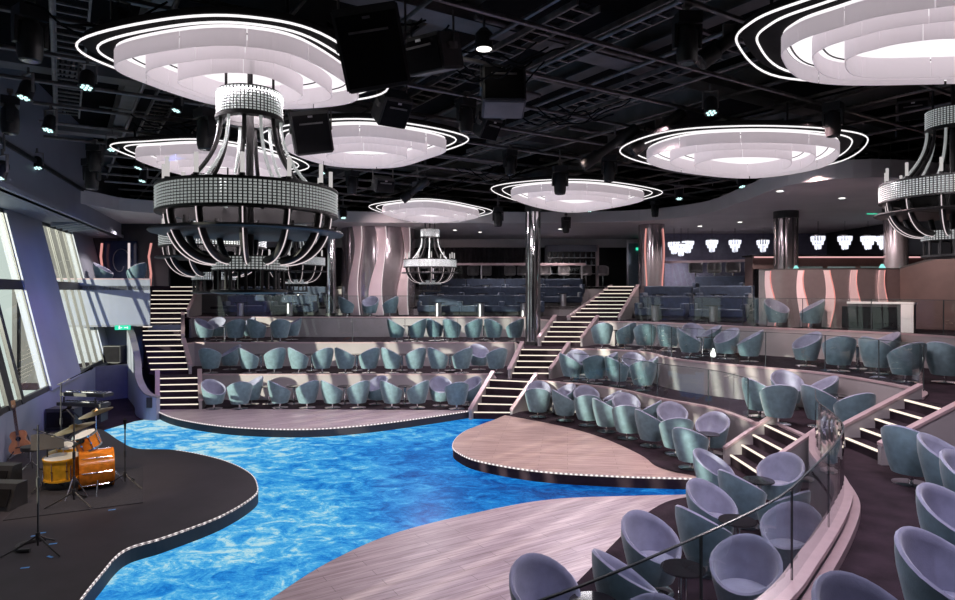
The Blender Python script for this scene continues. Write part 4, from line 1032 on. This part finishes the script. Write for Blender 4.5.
# dark lounge behind the balcony
struct(MB().box((-14.9, 26.6, 5.3), (4.2, .15, 2.7)).build('wall_lounge_back', darkw))
pan = MB().box((0, 0, 0), (1.35, .06, 1.75)).build('wall_art', mat('navy_gloss_panel', (.02, .03, .07), .15)); pan.location = (-14.75, 26.46, 5.0); tag(pan, 'dark blue glossy panel with a curled line emblem behind the balcony chairs', 'wall art')
pts = [(.45*math.cos(a)*(1-.11*a), -.035, .62*math.sin(a)*(1-.08*a)) for a in [k*.25 for k in range(24)]]
o = MB().tube(pts, .02, 5).build('curled_emblem', steel, pan)
for i, (px, l) in enumerate(((102, 'left'), (129, 'middle'), (150, 'right'))):
    p = D(px, 280, 26.2); t = MB()
    t.tube([(0, 0, 0), (.04 if i != 1 else 0, 0, .5), (-.05 if i != 1 else 0, 0, 1.2), (.05 if i == 2 else 0, 0, 1.75)], .045, 8)
    o = t.build('light_tube', pinkl if i != 1 else strip_l, smooth=60); o.location = (p.x, p.y, 4.02); tag(o, '%s upright pink light tube behind the balcony' % l, 'light tube', 'light tubes behind the balcony')
# ================================================================== rear deck: curtain, screen, doorway, bar
cv = []
for k in range(121):
    x = -3.2+ (k/120)*6.0; cv.append((x, 34.0+.09*math.sin(k*1.05)))
cu = MB().wall(cv, ZD+.01, 6.1, .03).build('curtain', curt, smooth=60); tag(reframe(cu), 'long dark pleated curtain behind the rear deck', 'curtain')
bs = thing('back_bar', 'framed back bar display with bottles at the rear deck', 'bar display', (5.0, 34.0, ZD+.012))
w = 2.7
MB().box((0, .1, 1.1), (w, .1, 2.2)).build('back_panel', tabletop, bs); MB().box((0, 0, 2.05), (w, .3, .35)).build('header', wallb, bs)
for s in (-1, 1): MB().box((s*w/2, 0, 1.1), (.14, .3, 2.2)).build('side_post', pink if s > 0 else wallg, bs)
for z in (.7, 1.15, 1.55): MB().box((0, -.02, z), (w-.2, .2, .03)).build('shelf', steel, bs)
bm_ = mat('bottle_glass', (.25, .28, .30), .1, .3, var=.4)
k = 0
for z in (.7, 1.15, 1.55):
    for i in range(8):
        o = MB().lathe([(.04, 0), (.045, .02), (.045, .16), (.015, .21), (.015, .28), (0, .28)], n=8).build('bottle', bm_, smooth=40); k += 1
        o.location = (5.0-w/2+.3+i*.3, 33.97, ZD+.03+z); tag(o, 'bottle on the shelves of the framed rear back bar', 'bottle', 'bottles in the rear back bar')
dr = struct(MB().box((8.35, 33.6, 5.15), (.9, .1, 2.3)).build('door_1', mat('bluish_door_glass', (.20, .26, .32), .1, .2)))
b = MB()
for dx in (-.5, .5): b.box((8.35+dx, 33.55, 5.15), (.09, .16, 2.4))
b.box((8.35, 33.55, 6.35), (1.1, .16, .1)); struct(b.build('trim_door', steel))
ds = thing('exit_sign', 'tiny green sign beside the rear doorway', 'exit sign', (8.45, 33.5, 6.0)); MB().box((0, 0, 0), (.3, .04, .14)).build('sign_case', exitg, ds)
# reflective far wall and bar with crystal pendants on the right
struct(MB().box((13.2, 31.2, 5.3), (9.2, .12, 2.6)).build('wall_bar_back', mat('violet_grey_wall', (.20, .19, .28), .25)))
bc = thing('bar_counter', 'long bar counter with pink lit edge on the right deck', 'bar counter', (13.5, 24.3, ZD+.012), 0)
MB().box((0, 0, .55), (6.4, .7, 1.1)).build('body', brownw, bc); MB().box((0, -.05, 1.12), (6.6, .9, .06)).build('top', tabletop, bc); MB().box((0, -.48, 1.06), (6.4, .03, .05)).build('edge_light', emit('pink_bar_edge', (1, .55, .55), .9), bc)
for i in range(3):
    mn = thing('bar_screen', 'bluish panel on the right bar counter, %s from left' % ORD[i+1], 'screen', (11.7+i*1.15, 22.6, ZD+.012), 0, 'bar panels on the right deck')
    MB().box((0, 0, .42), (.95, .06, .5)).build('panel', mat('teal_grey_panel', (.16, .24, .25), .25), mn); MB().box((0, 0, .08), (.4, .25, .16)).build('foot', black, mn)
def make_pendant():
    root = thing('crystal_pendant', 'x', 'pendant light')
    b = MB()
    for r, z0, z1 in ((.36, -.02, -.30), (.27, -.28, -.52), (.16, -.50, -.78)):
        for i in range(14 if r > .2 else 8):
            a = 2*PI*i/(14 if r > .2 else 8); b.cyl((r*math.cos(a), r*math.sin(a), z0), (r*math.cos(a), r*math.sin(a), z1+random.uniform(-.05, .05)), .05, .03, 5)
    b.build('crystals', crys_l, root); MB().lathe([(.38, -.02), (.38, .05), (0, .05)], n=20).build('canopy', chrome, root, 40)
    return root
PD = [make_pendant(), True]
for i, (px, py) in enumerate(((674, 244), (681, 246), (688, 243), (712, 242), (735, 242), (763, 242), (818, 238), (845, 238), (868, 238), (883, 238), (917, 239), (934, 239))):
    if PD[1]: o = PD[0]; PD[1] = False
    else: o = copy_tree(PD[0])
    p = D(px, py-2, 25.5 if px > 800 else 28.5); o.location = p; o.scale = (.66,)*3; tag(o, 'glowing white crystal pendant over the right deck, %s from left' % ORD[i+1], 'pendant light', 'crystal pendants over the bar')
    b = MB(); b.cyl((0, 0, .05), (0, 0, (6.62-p.z)/.66), .012, n=5); b.build('rod', black, o)
for x, l, yy in ((10.75, 'by the dark chrome column', 21.6), (12.9, 'middle of the right parapet', 20.4), (14.0, 'right end of the right parapet', 20.6)):
    lt = thing('table_lamp', 'small glowing cyan table lamp '+l, 'table lamp', (x, yy, ZD+.012), 0, 'cyan table lamps')
    MB().lathe([(.13, .3), (.12, .5), (.04, .66), (0, .67)], n=14).build('lamp_shade', cyanl, lt, 40); MB().cyl((0, 0, 0), (0, 0, .3), .03).build('stem', chrome, lt, 40); MB().lathe([(.1, 0), (.1, .02), (0, .03)], n=14).build('base', chrome, lt)
ex2 = thing('exit_sign', 'small green lit sign under the right soffit', 'exit sign', D(872, 212, 23)); MB().box((0, 0, 0), (.35, .04, .16)).build('sign_case', exitg, ex2); MB().cyl((0, 0, .08), (0, 0, 6.6-D(872, 212, 23).z), .012).build('stem', black, ex2)
for i, (px, py) in enumerate(((780, 191), (842, 198), (455, 230), (480, 232), (560, 229), (640, 231), (700, 226), (740, 222))):
    p = P(px, py, 6.6) if False else Vector((D(px, py, F*(6.6-CZ)/(HY-py)).x, F*(6.6-CZ)/(HY-py), 6.598))
    dl = MB().lathe([(.09, -.012), (.05, -.014), (0, -.006)], n=14).build('soffit_downlight', downl); dl.location = p; tag(dl, 'tiny round downlight in the rear soffit, %s from left' % ORD[1+sorted([780, 842, 455, 480, 560, 640, 700, 740]).index(px)], 'downlight', 'soffit downlights')
p = P(713, 358, Z2); lt = thing('table_lamp', 'small glowing white lamp on the floor between the lilac chairs, third row right', 'table lamp', (p.x, p.y, Z2+.004))
MB().lathe([(.06, .04), (.07, .10), (.05, .2), (.03, .26), (0, .27)], n=14).build('lamp_shade', downl, lt, 40); MB().lathe([(.07, 0), (.07, .03), (.04, .045), (0, .045)], n=14).build('base', chrome, lt, 40)
# ================================================================== band gear on the stage
def G(px, py): return P(px, py, Z0)
rg = MB().prism(PX([(3, 521), (143, 503), (143, 468), (62, 468)], Z0), Z0+.001, Z0+.012).build('stage_rug', rug_m); tag(reframe(rg), 'black rug under the orange drum kit', 'rug')
def lugs(b, r, z0, z1, n=8, M=None, c=(0, 0, 0), only=0):
    for i in (only,):
        a = 2*PI*i/n; v = [Vector((r*math.cos(a), r*math.sin(a), z)) for z in (z0, z1)]
        v = [(M @ q if M else q)+Vector(c) for q in v]; b.cyl(v[0], v[1], .009, n=5); m = (v[0]+v[1])/2; b.sphere(m, .022, 6)
def drum(name, lab, loc, r, h, m, M, legs=None, cat='drum'):
    root = thing(name, lab, cat, loc, 0); c = Vector((0, 0, 0)) 
    MB().lathe([(r, 0), (r, h)], n=32, M=M).build('shell', m, root, 40)
    for z0, z1, nm in ((-.012, .0, 'bottom_skin'), (h, h+.012, 'top_skin')): MB().lathe([(0, z0), (r*.98, z0), (r*.98, z1), (0, z1)], n=32, M=M).build(nm, skin_d, root, 40)
    for z in (-.015, h-.02): MB().lathe([(r-.005, z), (r+.015, z), (r+.015, z+.035), (r-.005, z+.035), (r-.005, z)], n=32, M=M).build('hoop', chrome if r < .27 else m, root, 40)
    for i in range(8):
        b = MB(); lugs(b, r+.012, .02, h-.03, 8, M, only=i); b.build('lug', chrome, root, 40)
    for q in legs or []:
        MB().tube(q, .012, 6).build('leg', chrome, root, 60)
    return root
rot = lambda ax, d: Matrix.Rotation(math.radians(d), 3, ax)
# bass drum: axis along X
pb0 = G(100, 489)
drum('bass_drum', 'orange lacquered bass drum lying on its side on the rug', (pb0.x-.36, pb0.y-.02, Z0+.345), .33, .52, orange, rot('Z', 34) @ rot('Y', 90), legs=[[(.5, -.28, -.1), (.56, -.42, -.34)], [(.5, .28, -.1), (.56, .42, -.34)]])
pf0 = G(54, 492)
drum('floor_tom', 'amber floor tom with chrome legs left of the bass drum', (pf0.x, pf0.y+.25, Z0+.20), 0.29, .37, yell, rot('X', 4), legs=[[(.30*math.cos(a), .30*math.sin(a), .25), (.31*math.cos(a), .31*math.sin(a), 0), (.34*math.cos(a), .34*math.sin(a), -.185)] for a in (-2.4, -.6, 1.6)])
ps0 = D(66, 455, 11.9)
drum('snare_drum', 'amber snare drum behind the floor tom on its stand', (ps0.x, 12.05, .78), .20, .17, yell, rot('X', 8), legs=[[(0, 0, 0), (0, 0, -.3), (.22*math.cos(a), .22*math.sin(a), -.515)] for a in (-2.2, -.2, 1.8)])
pt0 = D(90, 452, 11.75)
drum('rack_tom', 'orange rack tom mounted above the bass drum', (pt0.x, 11.75, .97), .19, .26, orange, rot('Y', -14) @ rot('X', 16), legs=[[(.0, .1, .1), (.02, .16, -.02), (.02, .16, -.29)]])
def cymbal(px, py, Y, r, tx, ty, lab):
    p = D(px, py, Y); root = thing('cymbal_stand', lab, 'cymbal', (p.x, Y, Z0+.014)); h = p.z-Z0-.014
    MB().lathe([(r, 0), (r*.6, .03), (r*.2, .05), (.05, .075), (0, .08)], (0, 0, h), 32, M=rot('X', tx) @ rot('Y', ty)).build('cymbal', bronze, root, 50)
    MB().tube([(0, 0, .35), (0, 0, h+.10)], .012, 6).build('pole', chrome, root, 60)
    for a in (.4, 2.5, 4.6): MB().tube([(0, 0, .40), (.20*math.cos(a), .20*math.sin(a), 0.02)], .010, 6).build('leg', chrome, root, 60)
cymbal(74, 429, 11.0, .34, 6, -14, 'large ride cymbal on stand above the floor tom')
cymbal(96, 413, 12.2, .30, 8, -14, 'upper crash cymbal tilted on stand above the rack tom')
cymbal(58, 452, 12.4, .18, 0, 3, 'small hi hat cymbal on stand beside the snare drum')
th_ = thing('drum_throne', 'round black drum throne behind the drum kit', 'stool', (G(40, 470).x-.1, 12.7, Z0+.002))
MB().lathe([(0, .42), (.18, .42), (.19, .5), (0, .53)], n=20).build('seat', black, th_, 40); MB().cyl((0, 0, .15), (0, 0, .42), .02).build('pedestal', chrome, th_)
for a in (0, 2.1, 4.2): MB().tube([(0, 0, .2), (.25*math.cos(a), .25*math.sin(a), 0)], .012, 5).build('leg', chrome, th_)
def stand(px, py, h, lab, boom=None, tilt=0):
    p = G(px, py); root = thing('microphone_stand', lab, 'microphone stand', (p.x, p.y, Z0+.003), 0, 'microphone stands')
    MB().cyl((0, 0, .10), (0, 0, h), .014, .011, 8).build('pole', black, root, 60); MB().cyl((0, 0, h*.52), (0, 0, h*.52+.12), .024).build('clutch', black, root, 40)
    MB().cyl((0, 0, .18), (0, 0, .28), .03).build('hub', black, root, 40)
    for a in (-2.7, -.35, 1.7): MB().tube([(0, 0, .24), (.2*math.cos(a), .2*math.sin(a), .12), (.42*math.cos(a), .42*math.sin(a), .012)], .013, 6).build('leg', black, root, 60)
    if boom:
        bo = MB().tube([(-.12*boom[0], -.1*boom[1], h-.05), (boom[0], boom[1], h+boom[2])], .010, 6).build('boom_arm', black, root, 60)
        mc = MB().lathe([(0, -.09), (.014, -.09), (.02, .03), (.028, .04), (.03, .08), (0, .11)], (boom[0], boom[1], h+boom[2]), 10, M=rot('Y', 60)).build('microphone', blackm, bo, 40)
    else: MB().lathe([(0, 0), (.016, 0), (.022, .12), (.03, .14), (.03, .18), (0, .21)], (0, 0, h), 10).build('microphone', blackm, root, 40)
stand(38, 553, 1.75, 'tall black microphone stand at the front of the stage', (.30, .4, -.35))
stand(125, 487, 1.05, 'short black microphone stand right of the bass drum', None)
stand(74, 506, 1.5, 'black microphone stand before the drum kit with boom', (-.35, .35, .05))
stand(61, 470, 1.75, 'black microphone stand behind the drum kit', (.55, .0, .25))
# guitar on a stand
gp = D(21, 470, 13.8); gt = thing('acoustic_guitar', 'acoustic guitar with orange brown body leaning on its stand', 'guitar', (gp.x, 13.8, Z0+.08), math.radians(20))
M = rot('X', -12) @ rot('Y', -10)
out = [(0, .0), (.13, .01), (.195, .09), (.185, .19), (.13, .27), (.125, .31), (.15, .39), (.12, .47), (.04, .49)]
prof = smooth(V2(out), 5); prof = prof+[Vector((-p.x, p.y)) for p in prof[::-1][1:-1]]
vs = [M @ Vector((p.x, d, p.y)) for d in (-.05, .05) for p in prof]; k = len(prof)
MB().add(vs, [tuple(range(k)), tuple(range(k, 2*k))[::-1]]+[(i, (i+1) % k, k+(i+1) % k, k+i) for i in range(k)]).build('body', gwood, gt, 40)
hp = M @ Vector((0, -.052, .31)); MB().lathe([(0, -.002), (.05, -.002), (.05, .002), (0, .002)], hp, 16, M=M @ rot('X', 90)).build('sound_hole', blackm, gt)
MB().box(M @ Vector((0, -.06, .70)), (.055, .025, .62), M=M).build('neck', dwood, gt); MB().box(M @ Vector((0, -.05, 1.07)), (.08, .02, .17), M=M).build('headstock', dwood, gt); MB().box(M @ Vector((0, -.06, .13)), (.14, .02, .03), M=M).build('bridge', dwood, gt)
b = MB()
for i in range(6): b.cyl(M @ Vector((-.02+.008*i, -.078, .13)), M @ Vector((-.02+.008*i, -.078, 1.05)), .0012, n=4)
b.build('strings', steel, gt)
gs = thing('guitar_stand', 'black tubular stand holding the acoustic guitar', 'guitar stand', (gp.x, 13.88, Z0+.003))
for q in ([(-.2, -.15, 0), (-.12, .02, .25), (-.1, -.2, .10)], [(.2, -.15, 0), (.12, .02, .25), (.1, -.2, .10)], [(0, .3, 0), (0, .08, .5)]): MB().tube(q, .012, 6).build('leg', black, gs, 60)
# music stand
mp_ = G(28, 498); ms = thing('music_stand', 'tilted black music stand left of the drum kit', 'music stand', (mp_.x, mp_.y+.5, Z0+.003))
MB().box((0, 0, .86), (.5, .02, .36), M=rot('Z', 35) @ rot('X', -50)).build('desk', black, ms); MB().cyl((0, 0, .1), (0, 0, .84), .013).build('pole', black, ms)
for a in (.2, 2.3, 4.4): MB().tube([(0, 0, .2), (.3*math.cos(a), .3*math.sin(a), .01)], .011, 5).build('leg', black, ms)
# keyboards on a two tier stand
kp = G(80, 425); kb = thing('keyboard_stand', 'black X shaped keyboard stand behind the drum kit', 'stand', (kp.x+1.0, 15.6, Z0+.003))
for s in (-1, 1): MB().tube([(-.4*s, 0, 0), (.4*s, 0, .77)], .018, 6).build('leg', black, kb)
for z, dy in ((.88, 0), (1.10, .12)):
    k_ = thing('keyboard', ('lower' if z < 1 else 'upper')+' stage keyboard on the stand behind the drum kit', 'keyboard', (kp.x+1.0, 15.6+dy, Z0+z-.1), math.radians(168))
    MB().box((0, 0, .045), (1.25, .32, .08)).build('case', black, k_)
    b = MB()
    for i in range(36): b.box((-.56+i*.0325, -.07, .092), (.030, .16, .012))
    b.build('white_keys', white, k_)
    b = MB()
    for i in range(35):
        if i % 7 not in (2, 6): b.box((-.544+i*.0325, -.03, .104), (.015, .09, .012))
    b.build('black_keys', blackm, k_)
    if z < 1:
        for s in (-1, 1): MB().box((s*.45, .12, .15), (.03, .03, .14)).build('riser', black, k_)
for px, py, w_, h_, Yd, lab in ((2, 458, .45, .42, 11.6, 'black stage monitor wedge at the left frame edge'), (64, 412, .7, .55, 16.6, 'black amplifier box behind the drum kit'), (93, 402, .6, .5, 17.6, 'black equipment case at the back of the stage'), (4, 490, .5, .4, 10.6, 'low black monitor wedge left of the rug')):
    p = D(px, py, Yd); e = thing('stage_monitor' if 'wedge' in lab else 'equipment_case', lab, 'stage equipment', (p.x, Yd, Z0+.003), random.uniform(-.3, .3))
    b = MB().hexa([(-w_/2, -.2, 0), (w_/2, -.2, 0), (w_/2, .2, 0), (-w_/2, .2, 0)], [(-w_/2, -.02 if 'wedge' in lab else -.2, h_), (w_/2, -.02 if 'wedge' in lab else -.2, h_), (w_/2, .2, h_), (-w_/2, .2, h_)]); b.build('cabinet', black, e)
    yb = -.13 if 'wedge' in lab else -.205
    MB().box((0, yb-.02, h_*.5), (w_*.85, .02, h_*.7), M=rot('X', -20) if 'wedge' in lab else None).build('grille', blackm, e); MB().box((0, .205, h_*.7), (.2, .015, .05)).build('handle', grid, e)
for i, (px, py) in enumerate(((35, 536), (53, 544), (50, 557), (25, 568), (112, 510), (42, 533))):
    p = G(px, py); o = MB().box((0, 0, .002), (.10, .035, .003)).build('floor_marker_tape', mat('blue_tape', (.12, .35, .75), .6) if i == 0 else bpy.data.materials['blue_tape']); o.location = (p.x, p.y, Z0+.002); o.rotation_euler[2] = random.uniform(-.5, .5)
    tag(o, 'small strip of blue marking tape on the black stage', 'marking tape', 'blue marking tapes on the stage')
b = MB().tube(smooth([G(46, 540)+Vector((0, 0, .02)), G(20, 546)+Vector((0, 0, .02)), G(18, 552)+Vector((0, 0, .02)), G(30, 552)+Vector((0, 0, .02))], 4), .03, 6); o = b.build('cable', black, smooth=60); tag(reframe(o), 'short loop of black cable beside the front microphone stand', 'cable')
# ================================================================== light, sky, camera
sun = bpy.data.lights.new('sun', 'SUN'); sun.energy = 9.5; sun.angle = math.radians(.6); sun.color = (1, .93, .78)
so = bpy.data.objects.new('sun', sun); C.objects.link(so); so.rotation_euler = Vector((.66, .72, -.15)).to_track_quat('-Z', 'Y').to_euler()
w = bpy.data.worlds.new('sky'); bpy.context.scene.world = w; w.use_nodes = True
bg = w.node_tree.nodes['Background']; bg.inputs[0].default_value = (.74, .80, .77, 1); bg.inputs[1].default_value = 1.0
# unseen spots added apart from the cans: cool blue on window wall, fill on seating
for i, (x, y, z, t, e, c, a) in enumerate((
    (-6.0, 13, 6.6, (-12.2, 18.2, 2.2), 1700, (.10, .22, 1), 48), (-7.5, 15.5, 6.6, (-13, 21.5, 3.0), 700, (.12, .28, 1), 50), (-5.5, 9, 6.6, (-10.8, 15.0, 2.4), 900, (.10, .20, 1), 50),
    (-7.5, 14.5, 6.6, (-11.4, 18.6, 1.4), 900, (.5, .18, 1), 46),
    (-3, 16, 6.9, (-4, 20.5, 1), 700, (.55, .6, 1), 95), (3.5, 12, 6.9, (4, 16.5, .8), 900, (1, .72, .75), 95), (6, 11.5, 6.9, (7.5, 13, 1.2), 800, (1, .68, .70), 90),
    (1, 5.5, 6.9, (3.0, 7.5, .8), 850, (.72, .72, 1), 85), (4.5, 4.5, 6.9, (5.3, 7, 1.2), 900, (.88, .76, 1), 85), (3.2, 2.0, 6.9, (3.6, 5.2, 1.6), 650, (.8, .76, 1), 70), (0, 8.5, 6.9, (.5, 8.5, .2), 450, (1, .72, .9), 80),
    (2, 13, 6.9, (1.5, 15.5, .2), 500, (1, .78, .72), 70), (-7.6, 9, 6.9, (-7.3, 11.5, .5), 1700, (1, .80, .6), 34), (8, 15.5, 6.6, (11, 18.5, 3.6), 1700, (1, .70, .62), 70), (-3.5, 22, 6.6, (-3.2, 28, 4.6), 600, (1, .75, .78), 60), (-4, 14, 6.9, (-3.5, 18.9, .2), 400, (1, .7, .9), 80))):
    spot(x, y, z, t, e*.62, c, a)
for i, (x, y, t) in enumerate(((-9, 30, .6), (-2.2, 27.3, .6), (1, 30, .8), (4, 31.5, .8), (7.5, 25.5, .8), (10, 23, .8), (9.5, 30, 1), (13, 27, 1), (13, 21, .9), (-13.5, 25, .7))):
    spot(x, y, 6.5, (x, y-.6, 3), 620*t, (1, .88, .86), 120, .8, .1, 'rear_fill_spot')  # fill added to brighten the rear, apart from the downlights in the soffit
cam = bpy.data.cameras.new('camera'); co = bpy.data.objects.new('camera', cam); C.objects.link(co)
cam.sensor_width = 36; cam.lens = F/955*36; cam.shift_y = -10/955; cam.clip_start = .05; cam.clip_end = 200
co.location = (0, 0, CZ); co.rotation_euler = (PI/2, 0, 0)
sc = bpy.context.scene; sc.camera = co
sc.view_settings.view_transform = 'Standard'; sc.view_settings.look = 'None'; sc.view_settings.exposure = 0; sc.view_settings.gamma = 1; sc.view_settings.use_curve_mapping = False
